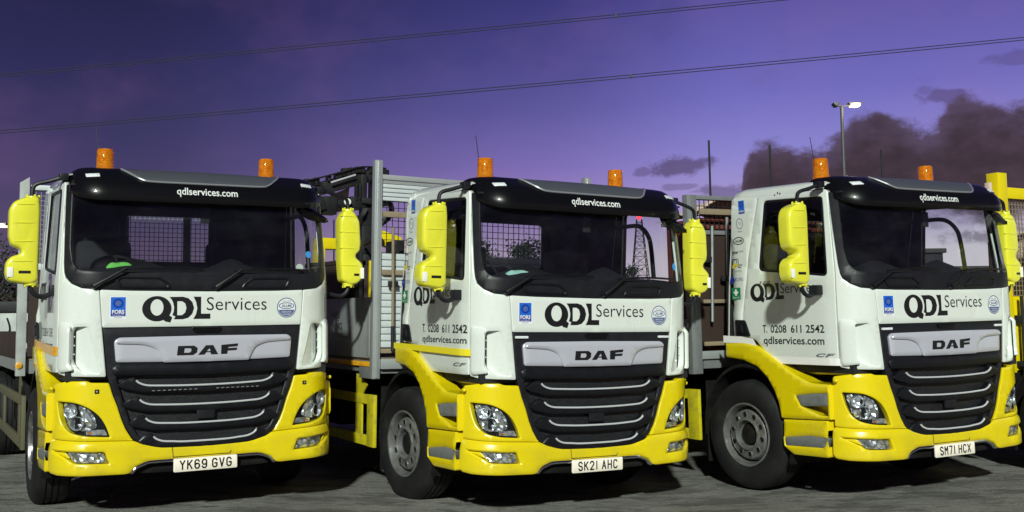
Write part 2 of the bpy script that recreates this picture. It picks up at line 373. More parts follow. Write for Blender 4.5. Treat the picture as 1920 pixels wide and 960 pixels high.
def tube(bm, path, r, seg=10, caps=True):
    path = [Vector(p) for p in path]; rings = []
    n = len(path); prev = None
    for i, p in enumerate(path):
        d = (path[min(i + 1, n - 1)] - path[max(i - 1, 0)]).normalized()
        if prev is None:
            a = d.cross(Vector((0, 0, 1)))
            if a.length < .05: a = d.cross(Vector((1, 0, 0)))
        else: a = prev - d * prev.dot(d)
        a.normalize(); prev = a; b = d.cross(a)
        rr = r[i] if isinstance(r, (list, tuple)) else r
        rings.append([bm.verts.new(p + (a * math.cos(2 * math.pi * k / seg) + b * math.sin(2 * math.pi * k / seg)) * rr) for k in range(seg)])
    for i in range(n - 1):
        for k in range(seg):
            bm.faces.new((rings[i][k], rings[i][(k + 1) % seg], rings[i + 1][(k + 1) % seg], rings[i + 1][k]))
    if caps:
        bm.faces.new(rings[0][::-1]); bm.faces.new(rings[-1])
def curve_pts(pts, n=8):
    """Catmull-Rom through pts"""
    P = [Vector(p) for p in pts]; out = []
    for i in range(len(P) - 1):
        p0, p1, p2, p3 = P[max(i - 1, 0)], P[i], P[i + 1], P[min(i + 2, len(P) - 1)]
        for k in range(n):
            t = k / n
            out.append(.5 * ((2 * p1) + (p2 - p0) * t + (2 * p0 - 5 * p1 + 4 * p2 - p3) * t * t + (3 * p1 - p0 - 3 * p2 + p3) * t ** 3))
    out.append(P[-1]); return out
def lathe(bm, prof, axis='x', c=(0, 0, 0), seg=40, mi=0, a0=0, a1=2 * math.pi):
    """prof = [(along axis, radius)]"""
    full = abs(a1 - a0 - 2 * math.pi) < 1e-6
    rings = []
    for (h, r) in prof:
        ring = []
        for k in range(seg if full else seg + 1):
            a = a0 + (a1 - a0) * k / seg; ca, sa = r * math.cos(a), r * math.sin(a)
            p = {'x': (h, ca, sa), 'y': (ca, h, sa), 'z': (ca, sa, h)}[axis]
            ring.append(bm.verts.new((c[0] + p[0], c[1] + p[1], c[2] + p[2])))
        rings.append(ring)
    m = len(rings[0])
    for i in range(len(rings) - 1):
        for k in range(m if full else m - 1):
            f_ = bm.faces.new((rings[i][k], rings[i][(k + 1) % m], rings[i + 1][(k + 1) % m], rings[i + 1][k])); f_.material_index = mi
    return rings
def fillet(pts, r=.02, n=4):
    """round the corners of a 2D polygon; a point may carry its own radius as third value"""
    out = []; m = len(pts)
    for i, p in enumerate(pts):
        rr = p[2] if len(p) > 2 else r
        a, b, c = Vector(pts[i - 1][:2]), Vector(p[:2]), Vector(pts[(i + 1) % m][:2])
        la, lc = (a - b).length, (c - b).length
        q = min(rr, la * .45, lc * .45)
        if q < 1e-4: out.append(tuple(b)); continue
        s_, e_ = b + (a - b) / la * q, b + (c - b) / lc * q
        for k in range(n + 1):
            t = k / n; v = s_ * (1 - t) ** 2 + b * 2 * t * (1 - t) + e_ * t * t
            out.append((v.x, v.y))
    return out
def area(p): return sum(p[i - 1][0] * p[i][1] - p[i][0] * p[i - 1][1] for i in range(len(p))) / 2
def densify(p, d):
    out = []
    for i in range(len(p)):
        a, b = p[i], p[(i + 1) % len(p)]; L = math.hypot(b[0] - a[0], b[1] - a[1]); k = max(1, int(L / d))
        for j in range(k): out.append((a[0] + (b[0] - a[0]) * j / k, a[1] + (b[1] - a[1]) * j / k))
    return out
def inset(p, d):
    out = []; n = len(p)
    for i in range(n):
        a, b, c = p[i - 1], p[i], p[(i + 1) % n]
        n1 = (-(b[1] - a[1]), b[0] - a[0]); n2 = (-(c[1] - b[1]), c[0] - b[0])
        l1 = math.hypot(*n1) or 1; l2 = math.hypot(*n2) or 1
        nx, ny = n1[0] / l1 + n2[0] / l2, n1[1] / l1 + n2[1] / l2
        L = math.hypot(nx, ny) or 1
        cosv = max(.5, L / 2)
        out.append((b[0] + nx / L * d / cosv, b[1] + ny / L * d / cosv))
    return out
def inside(p, q):
    x, y = q; r = False; n = len(p); j = n - 1
    for i in range(n):
        if (p[i][1] > y) != (p[j][1] > y) and x < (p[j][0] - p[i][0]) * (y - p[i][1]) / (p[j][1] - p[i][1]) + p[i][0]: r = not r
        j = i
    return r
def panel(bm, outer, mapf, thick=.03, b=.006, holes=(), grid=.06, off=0., mi=0, offf=None):
    """a sheet on a curved surface: outline in surface coordinates, rounded rim, turned-back edge"""
    if area(outer) < 0: outer = outer[::-1]
    outer = densify(outer, grid)
    holes = [densify(h if area(h) < 0 else h[::-1], grid) for h in holes]
    V = []; D = []; E = []
    def ring(p, d):
        s_ = len(V)
        for q in p: V.append(Vector(q)); D.append(d)
        for i in range(len(p)): E.append((s_ + i, s_ + (i + 1) % len(p)))
    rings = [outer] + holes
    for p in rings: ring(p, b * .7 if b else 0.)
    ins = []
    if b:
        for p in rings:
            q = inset(p, b); ins.append(q); ring(q, 0.)
    else: ins = rings
    xs = [p[0] for p in outer]; ys = [p[1] for p in outer]
    gx = int((max(xs) - min(xs)) / grid); gy = int((max(ys) - min(ys)) / grid)
    for i in range(1, gx + 1):
        for j in range(1, gy + 1):
            q = (min(xs) + (max(xs) - min(xs)) * i / (gx + 1), min(ys) + (max(ys) - min(ys)) * j / (gy + 1))
            if inside(ins[0], q) and not any(inside(h, q) for h in ins[1:]):
                V.append(Vector(q)); D.append(0.)
    vo, eo, fo, ov, _, _ = delaunay_2d_cdt(V, E, [], 0, 1e-6)
    dep = [min([D[i] for i in o_]) if o_ else 0. for o_ in ov]
    def pt(q, d):
        o_ = off + (offf(q[0], q[1]) if offf else 0.)
        return mapf(q[0], q[1], o_ - d)
    bv = [None] * len(vo)
    for f_ in fo:
        cx = sum(vo[i][0] for i in f_) / 3; cy = sum(vo[i][1] for i in f_) / 3
        if not inside(outer, (cx, cy)) or any(inside(h, (cx, cy)) for h in holes): continue
        for i in f_:
            if bv[i] is None: bv[i] = bm.verts.new(pt(vo[i], dep[i]))
        try:
            g = bm.faces.new([bv[i] for i in f_]); g.material_index = mi
        except ValueError: pass
    if thick:
        # turned-back edge, sharing the rim vertices
        lut = {}
        for i, o_ in enumerate(ov):
            for k in o_: lut[k] = i
        s_ = 0
        for p in rings:
            n = len(p); idx = [lut[s_ + i] for i in range(n)]
            back = [bm.verts.new(pt(vo[i], thick)) for i in idx]
            for i in range(n):
                a_, c_ = bv[idx[i]], bv[idx[(i + 1) % n]]
                if a_ is None or c_ is None or a_ is c_: continue
                try:
                    g = bm.faces.new((a_, c_, back[(i + 1) % n], back[i])); g.material_index = mi
                except ValueError: pass
            s_ += n
def mir(p): return [(-q[0],) + tuple(q[1:]) for q in p][::-1]
def sym(half):
    """half outline (x<0, listed from the centre line round to the centre line) -> full"""
    return list(half) + [(-q[0],) + tuple(q[1:]) for q in half[::-1]]

# ------------------------------------------------------------------ cab surface  (x right as seen, y rearwards, z up)
A0 = math.atan(.0595); RC = .32; S1 = .85; YE = .0253 + RC * math.cos(A0); SEND = S1 + RC * (math.pi / 2 - A0); XE = S1 + RC * (1 - math.sin(A0))
def kz(z):
    if z <= 1.9: return 1.
    return 1 - .043 * (z - 1.9)
def rake(z): return .10 * max(0., z - 1.98)
def plan(s):
    a = abs(s); sg = 1 if s >= 0 else -1
    if a < S1: x, y, n = a, .035 * a * a, (.07 * a, -1)
    elif a < SEND:
        t = A0 + (a - S1) / RC; x = S1 + RC * (math.sin(t) - math.sin(A0)); y = .0253 + RC * (math.cos(A0) - math.cos(t)); n = (math.sin(t), -math.cos(t))
    else: x, y, n = XE, YE + a - SEND, (1, 0)
    L = math.hypot(*n)
    return sg * x, y, sg * n[0] / L, n[1] / L
def cabp(s, z, o=0.):
    x, y, nx, ny = plan(s)
    return Vector((x * kz(z) + nx * o, y + rake(z) + ny * o, z))
def S(x, z=1.):
    a = min(abs(x) / kz(z), XE - 1e-5); sg = 1 if x >= 0 else -1
    if a < S1: return sg * a
    return sg * (S1 + RC * (math.asin(min(1, (a - S1) / RC + math.sin(A0))) - A0))
def SY(y, z=1., sg=-1):
    y -= rake(z)
    if y < YE:
        t = math.acos(max(-1, min(1, math.cos(A0) - (y - .0253) / RC)))
        return sg * (S1 + RC * (t - A0))
    return sg * (SEND + y - YE)
def FX(pts): return [(S(p[0], p[1]), p[1]) + tuple(p[2:]) for p in pts]
def FY(pts, sg=-1): return [(SY(p[0], p[1], sg), p[1]) + tuple(p[2:]) for p in pts]
SD = S(1.124)                                        # door front seam
def flat_y(x, z, o, y=0.): return Vector((x, y - o, z))
def flat_x(y, z, o, x=-1.2): return Vector((x - o if x < 0 else x + o, y, z))
def mapx(x): return lambda y, z, o: flat_x(y, z, o, x)
def mapy(y): return lambda x, z, o: Vector((x, y - o, z))

# ------------------------------------------------------------------ lettering helpers
def text2d(body, width, height=None, bold=0., shear=0., spacing=1.):
    cu = bpy.data.curves.new('t', 'FONT'); cu.body = body; cu.size = 1.; cu.offset = bold; cu.resolution_u = 3; cu.shear = shear
    cu.space_character = spacing
    ob = bpy.data.objects.new('t', cu); COL.objects.link(ob)
    dg = bpy.context.evaluated_depsgraph_get(); dg.update()
    me = bpy.data.meshes.new_from_object(ob.evaluated_get(dg))
    v = [tuple(q.co[:2]) for q in me.vertices]; f_ = [tuple(p.vertices) for p in me.polygons]
    bpy.data.objects.remove(ob); bpy.data.curves.remove(cu); bpy.data.meshes.remove(me)
    x0, x1 = min(q[0] for q in v), max(q[0] for q in v); y0, y1 = min(q[1] for q in v), max(q[1] for q in v)
    kx = width / (x1 - x0); ky = height / (y1 - y0) if height else kx
    return [((q[0] - x0) * kx, (q[1] - y0) * ky) for q in v], f_
def put2d(bm, vf, mapf, u0, v0, o, mi=0, sk=0.):
    v, f_ = vf
    bv = [bm.verts.new(mapf(u0 + a, v0 + b + sk * a, o)) for a, b in v]
    for q in f_:
        try: g = bm.faces.new([bv[i] for i in q]); g.material_index = mi
        except ValueError: pass
def poly2d(bm, outer, mapf, o, holes=(), mi=0, grid=.08):
    panel(bm, list(outer), mapf, thick=0, b=0, holes=holes, grid=grid, off=o, mi=mi)
def ell(cx, cy, rx, ry, n=28, a0=0., a1=2 * math.pi):
    return [(cx + rx * math.cos(a0 + (a1 - a0) * k / n), cy + ry * math.sin(a0 + (a1 - a0) * k / n)) for k in range(n)]
def strokes(bm, lines, mapf, w, o0, mi=0):
    o = o0
    for ln in lines:
        for (x0, y0), (x1, y1) in zip(ln[:-1], ln[1:]):
            L = math.hypot(x1 - x0, y1 - y0); dx, dy = (x1 - x0) / L, (y1 - y0) / L; e = w * .42
            q = [(x0 - dx * e - dy * w / 2, y0 - dy * e + dx * w / 2), (x0 - dx * e + dy * w / 2, y0 - dy * e - dx * w / 2),
                 (x1 + dx * e + dy * w / 2, y1 + dy * e - dx * w / 2), (x1 + dx * e - dy * w / 2, y1 + dy * e + dx * w / 2)]
            g = bm.faces.new([bm.verts.new(mapf(a, b, o)) for a, b in q]); g.material_index = mi
            o += .00025
GL = {
 'Y': [[(0, 1.6), (.5, .8), (1, 1.6)], [(.5, .8), (.5, 0)]], 'K': [[(0, 0), (0, 1.6)], [(1, 1.6), (.05, .7)], [(.35, .98), (1, 0)]],
 '6': [[(1, 1.3), (.75, 1.6), (.25, 1.6), (0, 1.3), (0, .3), (.25, 0), (.75, 0), (1, .3), (1, .65), (.75, .92), (.25, .92), (0, .65)]],
 '9': [[(0, .3), (.25, 0), (.75, 0), (1, .3), (1, 1.3), (.75, 1.6), (.25, 1.6), (0, 1.3), (0, .95), (.25, .68), (.75, .68), (1, .95)]],
 'G': [[(1, 1.3), (.75, 1.6), (.25, 1.6), (0, 1.3), (0, .3), (.25, 0), (.75, 0), (1, .3), (1, .75), (.55, .75)]],
 'V': [[(0, 1.6), (.5, 0), (1, 1.6)]],
 'S': [[(1, 1.3), (.75, 1.6), (.25, 1.6), (0, 1.35), (0, 1.1), (.25, .86), (.75, .76), (1, .5), (1, .25), (.75, 0), (.25, 0), (0, .3)]],
 '2': [[(0, 1.3), (.25, 1.6), (.75, 1.6), (1, 1.3), (1, 1.05), (0, 0), (1, 0)]], '1': [[(.5, 1.6), (.5, 0)]],
 'A': [[(0, 0), (.5, 1.6), (1, 0)], [(.2, .5), (.8, .5)]], 'H': [[(0, 0), (0, 1.6)], [(1, 0), (1, 1.6)], [(0, .8), (1, .8)]],
 'C': [[(1, 1.3), (.75, 1.6), (.25, 1.6), (0, 1.3), (0, .3), (.25, 0), (.75, 0), (1, .3)]],
 'M': [[(0, 0), (0, 1.6), (.5, .8), (1, 1.6), (1, 0)]], '7': [[(0, 1.6), (1, 1.6), (.45, 0)]], 'X': [[(0, 0), (1, 1.6)], [(0, 1.6), (1, 0)]],
}
def qdl(bm, mapf, u0, v0, k, o, mi=0):
    """the heavy overlapping QDL wordmark; u0,v0 = left edge and base line, k = metres per drawing unit"""
    T = lambda p: [(u0 + (a - 372) * k, v0 + (300 - b) * k) for a, b in p]
    qo = ell(502, 200, 131, 117, 40)
    tail = [(535, 278), (612, 262), (640, 282), (622, 329), (575, 318)]
    poly2d(bm, T(qo), mapf, o, holes=[T(ell(502, 188, 58, 76, 28))], mi=mi, grid=.1)
    poly2d(bm, T(tail), mapf, o + .0006, mi=mi, grid=.1)
    d = [(612, 92), (735, 90), (785, 104), (822, 140), (838, 195), (822, 250), (785, 287), (735, 300), (655, 300), (668, 272), (640, 262), (652, 228), (656, 190), (645, 140), (630, 112)]
    poly2d(bm, T(d), mapf, o, holes=[T([(684, 132), (728, 132), (756, 152), (768, 195), (756, 238), (728, 262), (684, 262)])], mi=mi, grid=.1)
    l = [(832, 90), (903, 90), (903, 250), (990, 250), (990, 299), (832, 299), (856, 255), (868, 200), (856, 138)]
    poly2d(bm, T(l), mapf, o, mi=mi, grid=.1)
# ------------------------------------------------------------------ ground
TR = [(-2.56388, 8.85413, .52228, .04347, .00485, -.0021), (.69796, 9.15285, .51954, -.04696, -.01318, .00726),
      (3.93074, 9.53132, .50123, .00354, .01095, -.00668), (7.2, 9.95, .5, 0., 0., 0.)]
TM = []
for X, Y, th, Z, rl, pt in TR:
    TM.append(Matrix.Translation((X, Y, Z)) @ Matrix.Rotation(th, 4, 'Z') @ Matrix.Rotation(-rl, 4, 'Y') @ Matrix.Rotation(pt, 4, 'X'))
def ground_h(x, y):
    num = 0.; den = 1e-9 + .02
    for (X, Y, th, Z, rl, pt), M in zip(TR, TM):
        c, s_ = math.cos(th), math.sin(th); lx = c * (x - X) + s_ * (y - Y); ly = -s_ * (x - X) + c * (y - Y)
        cx, cy = max(-1.3, min(1.3, lx)), max(0., min(9., ly))
        d2 = (lx - cx) ** 2 + (ly - cy) ** 2
        h = (M @ Vector((cx, cy, 0))).z
        w = math.exp(-d2 / .5); num += w * h; den += w
    return num / den
bm = bmesh.new()
xs = [-700, -250, -80, -30, -16] + [-12 + .4 * i for i in range(61)] + [16, 30, 80, 250, 700]
ys = [-60, -30, -10, -2, 2, 5] + [6 + .4 * i for i in range(40)] + [24, 30, 45, 80, 250, 900]
grid = [[bm.verts.new((x, y, ground_h(x, y))) for x in xs] for y in ys]
for j in range(len(ys) - 1):
    for i in range(len(xs) - 1):
        bm.faces.new((grid[j][i], grid[j][i + 1], grid[j + 1][i + 1], grid[j + 1][i]))
g = finish(bm, 'ground', 'worn_asphalt'); g['kind'] = 'structure'

# ------------------------------------------------------------------ the truck, built once and copied
def both(fn):
    for sg in (-1, 1): fn(sg)
def fy(pts, sg):    # side outline in (y,z) -> signed cab surface parameter
    q = [(SY(p[0], p[1], sg), p[1]) + tuple(p[2:]) for p in pts]
    return q if sg < 0 else q[::-1]
def fx(pts, sg):    # front outline (left side values) -> signed
    q = [(S(p[0], p[1]) * (1 if sg < 0 else -1), p[1]) + tuple(p[2:]) for p in pts]
    return q if sg < 0 else q[::-1]

root = empty('flatbed_truck', (0, 0, 0))

# --- bonnet panel
bm = bmesh.new()
half = [(0, 1.830), (-.605, 1.836), (-.846, 1.845, .02), (-.822, 1.542, .01), (0, 1.540)]
panel(bm, fillet(FX(sym(half)), .004), cabp, .03, .006)
bonnet = finish(bm, 'front_panel', 'white_paint', root)

# --- corner panels with scooped air deflectors
def corner(sg):
    bm = bmesh.new()
    sd = SD * 1.0
    inner = FX([(-1.088, 2.70), (-1.098, 2.35), (-1.104, 2.06), (-1.102, 1.99), (-1.093, 1.945), (-1.053, 1.896), (-.98, 1.858), (-.850, 1.845), (-.826, 1.535), (-.788, 1.148, .015)])
    outer = [(S(-1.08), 1.160), (-sd + .0015, 1.18, .01), (-sd + .0015, 2.74)]
    ol = fillet([(p[0], p[1], p[2] if len(p) > 2 else .004) for p in inner + outer], .004)
    pk = fillet([(p[0], p[1], .03) for p in FX([(-.925, 1.552), (-1.03, 1.548), (-1.046, 1.51), (-1.046, 1.285), (-1.03, 1.235), (-.985, 1.200), (-.90, 1.176), (-.835, 1.172)])], .03)
    def pdepth(s, z):
        xr = .925 - (1.552 - z) * .24
        a = abs(s)
        return -.055 * max(0., min(1., (a - xr) / (1.02 - xr)))
    if sg > 0:
        ol = [(-a, b) for a, b in ol][::-1]; pk = [(-a, b) for a, b in pk][::-1]
    panel(bm, ol, cabp, .05, .007, holes=[pk], grid=.05)
    panel(bm, pk, cabp, 0, 0, grid=.035, offf=pdepth, off=-.003)
    c = finish(bm, 'corner_panel', 'white_paint', root)
    bm = bmesh.new()
    for q in ([(-sd - .04, 1.19), (-sd + .04, 1.19), (-sd + .04, 2.73), (-sd - .04, 2.73)], FX([(-.87, 1.83), (-.80, 1.83), (-.78, 1.56), (-.85, 1.56)])):
        if sg > 0: q = [(-a, b) for a, b in q][::-1]
        panel(bm, q, cabp, 0, 0, grid=.1, off=-.012)
    finish(bm, 'seam_backing', 'panel_grey', c)
    # outer lip standing off the corner
    bm = bmesh.new()
    lip = fillet([(S(-1.038), 1.560, .03), (S(-1.040), 1.25, .05), (S(-1.01), 1.205, .03), (-sd + .012, 1.185, .05), (-sd + .012, 1.60, .05)], .03)
    if sg > 0: lip = [(-a, b) for a, b in lip][::-1]
    f0, f1 = abs(S(-1.038)), sd
    panel(bm, lip, cabp, .035, .014, grid=.035, off=.012, offf=lambda s, z: .034 * max(0, min(1, (f1 - abs(s)) / (f1 - f0))) ** .7 * max(0., min(1., (1.60 - z) / .07)))
    finish(bm, 'air_deflector', 'white_paint', c)
    bm = bmesh.new()
    sl = FX([(-1.036, 1.53), (-1.054, 1.53), (-1.054, 1.27), (-1.036, 1.25)])
    if sg > 0: sl = [(-a, b) for a, b in sl][::-1]
    panel(bm, sl, cabp, 0, 0, grid=.04, off=-.05 + .006)
    finish(bm, 'vent_slot', 'blade_black', c)
    for z in (1.33, 1.40, 1.47):
        bm = bmesh.new()
        q = FX([(-1.037, z + .006), (-1.05, z + .010), (-1.05, z - .002), (-1.037, z - .004)])
        if sg > 0: q = [(-a, b) for a, b in q][::-1]
        panel(bm, q, cabp, .01, .002, grid=.04, off=-.036)
        finish(bm, 'vent_slat', 'white_paint', c)
both(corner)

# --- windscreen and the black band round it
gl = fillet([(p[0], p[1], p[2] if len(p) > 2 else .02) for p in FX(sym([(0, 1.992), (-.81, 1.990), (-1.0, 2.004, .05), (-1.046, 2.06, .05), (-1.060, 2.2), (-1.043, 2.68, .04), (0, 2.70)]))], .02)
bo = fillet(FX(sym([(0, 1.833), (-.605, 1.839), (-.85, 1.849), (-.978, 1.861), (-1.051, 1.899), (-1.089, 1.951), (-1.098, 1.995), (-1.100, 2.07), (-1.094, 2.35), (-1.083, 2.715), (0, 2.74)])), .01)
bm = bmesh.new(); panel(bm, bo, cabp, .03, .005, holes=[gl], grid=.07)
cowl = finish(bm, 'cowl_panel', 'black_plastic', root)
def vent(sg):
    o_ = fillet([(p[0], p[1], .022) for p in fx([(-.742, 1.933), (-.68, 1.956), (-.387, 1.951), (-.308, 1.898), (-.288, 1.855), (-.70, 1.859)], sg)], .02)
    i_ = fillet([(p[0], p[1], .018) for p in fx([(-.705, 1.928), (-.672, 1.938), (-.395, 1.934), (-.335, 1.892), (-.325, 1.872), (-.68, 1.875)], sg)], .02)
    bm = bmesh.new(); panel(bm, o_, cabp, .012, .008, holes=[i_], grid=.05, off=.014)
    v = finish(bm, 'cowl_vent', 'blade_black', cowl)
both(vent)
bm = bmesh.new(); panel(bm, [(a, b) for a, b in gl], cabp, 0, 0, grid=.09, off=-.006)
finish(bm, 'windscreen', 'windscreen_glass', root)
def wiper(px, pz, qx, qz, ex, ez):
    bm = bmesh.new()
    p = cabp(S(px), pz, .0); lathe(bm, [(-.03, .001), (-.03, .02), (.0, .024)], 'y', tuple(p), 14)
    tube(bm, [cabp(px, pz, .03), cabp((px * .6 + qx * .4), pz * .6 + qz * .4, .045), cabp(qx, qz, .05)], [.018, .013, .009], 8)
    L = 8
    tube(bm, [cabp(qx - .06 + (ex - qx + .06) * i / L, qz - .012 + (ez - qz + .012) * i / L + .012 * math.sin(math.pi * i / L), .036 if 0 < i < L else .02) for i in range(L + 1)], .010, 6)
    finish(bm, 'wiper', 'blade_black', root)
wiper(-.89, 1.872, -.655, 2.018, -.04, 2.018)
wiper(.07, 1.866, .285, 2.018, .88, 2.016)

# --- grille
GO = [(0, 1.534), (-.818, 1.536), (-.777, 1.150), (-.759, 1.093), (-.727, .997), (-.690, .904), (-.659, .803), (-.625, .724), (-.574, .643), (-.504, .600), (-.407, .576), (-.282, .567), (0, .563)]
GI = [(0, 1.145), (-.715, 1.145), (-.665, .98), (-.61, .80), (-.545, .68), (-.46, .622), (-.36, .602), (0, .595)]
bm = bmesh.new(); panel(bm, fillet(FX(sym(GO)), .01), cabp, .06, .006, holes=[fillet(FX(sym(GI)), .02)], grid=.07, off=-.006)
grille = finish(bm, 'grille', 'black_plastic', root)
bm = bmesh.new(); panel(bm, fillet(FX(sym([(p[0] * 1.01, p[1]) for p in GI])), .02), cabp, 0, 0, grid=.09, off=-.05)
finish(bm, 'grille_mesh', 'grille_mesh', grille)
bm = bmesh.new(); panel(bm, fillet(FX(sym([(0, 1.232), (-.70, 1.246), (-.748, 1.215), (-.735, 1.158), (0, 1.140)])), .02), cabp, .05, .015, grid=.07, off=.022)
finish(bm, 'grille_bar', 'blade_black', grille)
for hw, zt, e in ((.561, 1.112, .15), (.531, .957, .145), (.484, .806, .14), (.42, .655, .12)):
    bm = bmesh.new()
    bl = [(0, zt - .058), (-(hw - .15), zt - .050), (-(hw - .075), zt - .042), (-(hw - .02), zt - .016), (-(hw + .01), zt + .026), (-(hw + .07), zt + .012), (-(hw + e), zt - .034), (-(hw + .09), zt - .066), (-(hw - .06), zt - .100), (0, zt - .113)]
    panel(bm, fillet(FX(sym(bl)), .01), cabp, .06, .012, grid=.06, off=.012)
    b_ = finish(bm, 'grille_blade', 'blade_black', grille)
    bm = bmesh.new()
    pth = curve_pts([(-hw, zt, 0), (-(hw - .025), zt - .022, 0), (-(hw - .075), zt - .041, 0), (-(hw - .15), zt - .048, 0), (-.15, zt - .056, 0), (.15, zt - .056, 0), (hw - .15, zt - .048, 0), (hw - .075, zt - .041, 0), (hw - .025, zt - .022, 0), (hw, zt, 0)], 4)
    tube(bm, [cabp(p.x, p.y, .020) for p in pth], .0085, 8)
    finish(bm, 'chrome_strip', 'bright_trim', grille)
# maker's badge
bm = bmesh.new()
panel(bm, fillet(FX(sym([(0, 1.462), (-.700, 1.458, .03), (-.733, 1.428, .03), (-.718, 1.262, .02), (0, 1.247)])), .015), cabp, .06, .012, grid=.07, off=.020)
badge = finish(bm, 'badge_panel', 'silver_paint', root)
bm = bmesh.new()
panel(bm, fillet(FX(sym([(0, 1.458), (-.695, 1.454, .02), (-.722, 1.426, .01), (-.716, 1.410, .01), (-.50, 1.399, .05), (-.405, 1.362, .04), (-.350, 1.250, .01), (0, 1.249)])), .01), cabp, .03, .018, grid=.05, off=.044)
finish(bm, 'badge_centre', 'silver_paint', badge)
bm = bmesh.new()
k = .502 / (1215 - 672)
T = lambda p: [(-.250 + (a - 672) * k, 1.304 + (605 - b) * k * .92) for a, b in p]
poly2d(bm, T([(681, 515), (822, 515), (852, 538), (846, 580), (812, 605), (672, 605)]), cabp, .0475, holes=[T([(738, 538), (786, 538), (798, 548), (794, 572), (780, 582), (733, 582)])])
poly2d(bm, T([(857, 605), (925, 514), (990, 514), (1035, 604), (972, 604), (964, 582), (928, 582), (912, 604)]), cabp, .0475, holes=[T([(930, 572), (958, 542), (966, 572)])])
poly2d(bm, T([(1063, 514), (1216, 503), (1210, 530), (1126, 536), (1124, 548), (1207, 544), (1202, 568), (1120, 571), (1117, 603), (1060, 603)]), cabp, .0475)
finish(bm, 'badge_lettering', 'decal_black', badge)

# --- headlight surrounds and headlights
HL = [(-1.123, .962, .02), (-1.015, .953, .06), (-.92, .913, .06), (-.838, .850, .05), (-.783, .766, .05), (-.749, .668, .008), (-.945, .684, .06), (-1.042, .713, .05), (-1.089, .769, .05), (-1.112, .863, .05)]
def hl(sg):
    hole = fillet(fx(HL, sg), .03)
    o_ = [(-.766, 1.098, .012), (-.735, .997), (-.698, .904), (-.667, .803), (-.634, .724), (-.590, .650), (-.572, .632, .01), (-1.0, .652)]
    s_ = [(-SY(.285, sg=1), .664, .015), (-SY(.285, sg=1), 1.095, .03)]
    ol = FX(o_) + s_ + FX([(-1.06, 1.118, .03), (-.93, 1.118, .03), (-.90, 1.104, .02)])
    if sg > 0: ol = [(-p[0],) + tuple(p[1:]) for p in ol][::-1]
    bm = bmesh.new(); panel(bm, fillet(ol, .006), cabp, .05, .008, holes=[hole], grid=.05, off=.004)
    hp = finish(bm, 'headlight_surround', 'yellow_paint', root)
    bm = bmesh.new(); panel(bm, hole, cabp, 0, 0, grid=.05, off=-.055)
    h = finish(bm, 'headlight', 'blade_black', root)
    bm = bmesh.new(); rnd = random.Random(4)
    q = fillet(fx([(-1.110, .948), (-1.01, .942), (-.925, .900), (-.868, .838), (-.84, .745), (-.95, .722), (-1.045, .732), (-1.084, .785), (-1.102, .87)], sg), .03)
    panel(bm, q, cabp, 0, 0, grid=.026, off=-.040)
    for v in bm.verts: v.co.y += rnd.uniform(-.011, .011)
    for cx, cz, rr in ((-1.045, .882, .060), (-1.00, .785, .058)):
        sx = S(cx) * (1 if sg < 0 else -1); c = cabp(sx, cz, -.020); _, _, nx, ny = plan(sx); n_ = Vector((nx, ny, 0)); t_ = Vector((-ny, nx, 0))
        rings = []
        for rad, dp in ((rr, 0.), (rr * .96, .012), (rr * .86, .008), (rr * .62, -.02), (rr * .30, -.034)):
            rings.append([bm.verts.new(c + n_ * dp + (t_ * math.cos(2 * math.pi * j_ / 18) + Vector((0, 0, 1)) * math.sin(2 * math.pi * j_ / 18)) * rad) for j_ in range(18)])
        for a_, b_ in zip(rings[:-1], rings[1:]):
            for j_ in range(18): bm.faces.new((a_[j_], a_[(j_ + 1) % 18], b_[(j_ + 1) % 18], b_[j_]))
        bm.faces.new(rings[-1])
    finish(bm, 'headlight_reflector', 'lamp_reflector', h, smoothf=False)
    bm = bmesh.new(); panel(bm, fillet(fx([(-.935, .735), (-.79, .728), (-.765, .682), (-.93, .694)], sg), .01), cabp, 0, 0, grid=.03, off=-.03)
    finish(bm, 'running_light', 'lamp_reflector', h)
    bm = bmesh.new(); panel(bm, fillet(fx([(-.915, .712), (-.885, .712), (-.885, .698), (-.915, .698)], sg), .003), cabp, 0, 0, grid=.03, off=-.027)
    finish(bm, 'indicator', 'amber_plastic', h)
    bm = bmesh.new(); panel(bm, hole, cabp, 0, 0, grid=.05, off=-.004)
    finish(bm, 'headlight_lens', 'lens_glass', h)
both(hl)

# --- bumper
fogo = [(-1.128, .576, .01), (-.79, .558, .02), (-.752, .462, .012), (-1.0, .474, .03), (-1.058, .52, .02)]
bo_ = [(0, .560), (-.282, .564), (-.407, .573), (-.504, .597), (-.568, .628, .01), (-1.0, .648)]
bl_ = [(-SY(.30, sg=1), .660, .03), (-SY(.305, sg=1), .398, .05)]
bb_ = [(-1.105, .384), (-.993, .380), (-.64, .372, .01), (-.596, .376, .02), (-.556, .428, .03), (-.457, .464, .03), (0, .464)]
ol = FX(bo_) + bl_ + FX(bb_)
ol = ol + [(-p[0],) + tuple(p[1:]) for p in ol[::-1]]
clean = []
for p in ol:
    if not clean or math.hypot(p[0] - clean[-1][0], p[1] - clean[-1][1]) > 1e-4: clean.append(p)
if math.hypot(clean[0][0] - clean[-1][0], clean[0][1] - clean[-1][1]) < 1e-4: clean.pop()
bm = bmesh.new()
def bulge(s, z): return .022 * max(0., min(1., (.655 - z) / .05)) * min(1., max(.25, (abs(s) - .25) / .4))
panel(bm, fillet(clean, .006), cabp, .07, .012, holes=[fillet(fx(fogo, -1), .01), fillet(fx(fogo, 1), .01)], grid=.045, off=.004, offf=bulge)
bumper = finish(bm, 'bumper', 'yellow_paint', root)
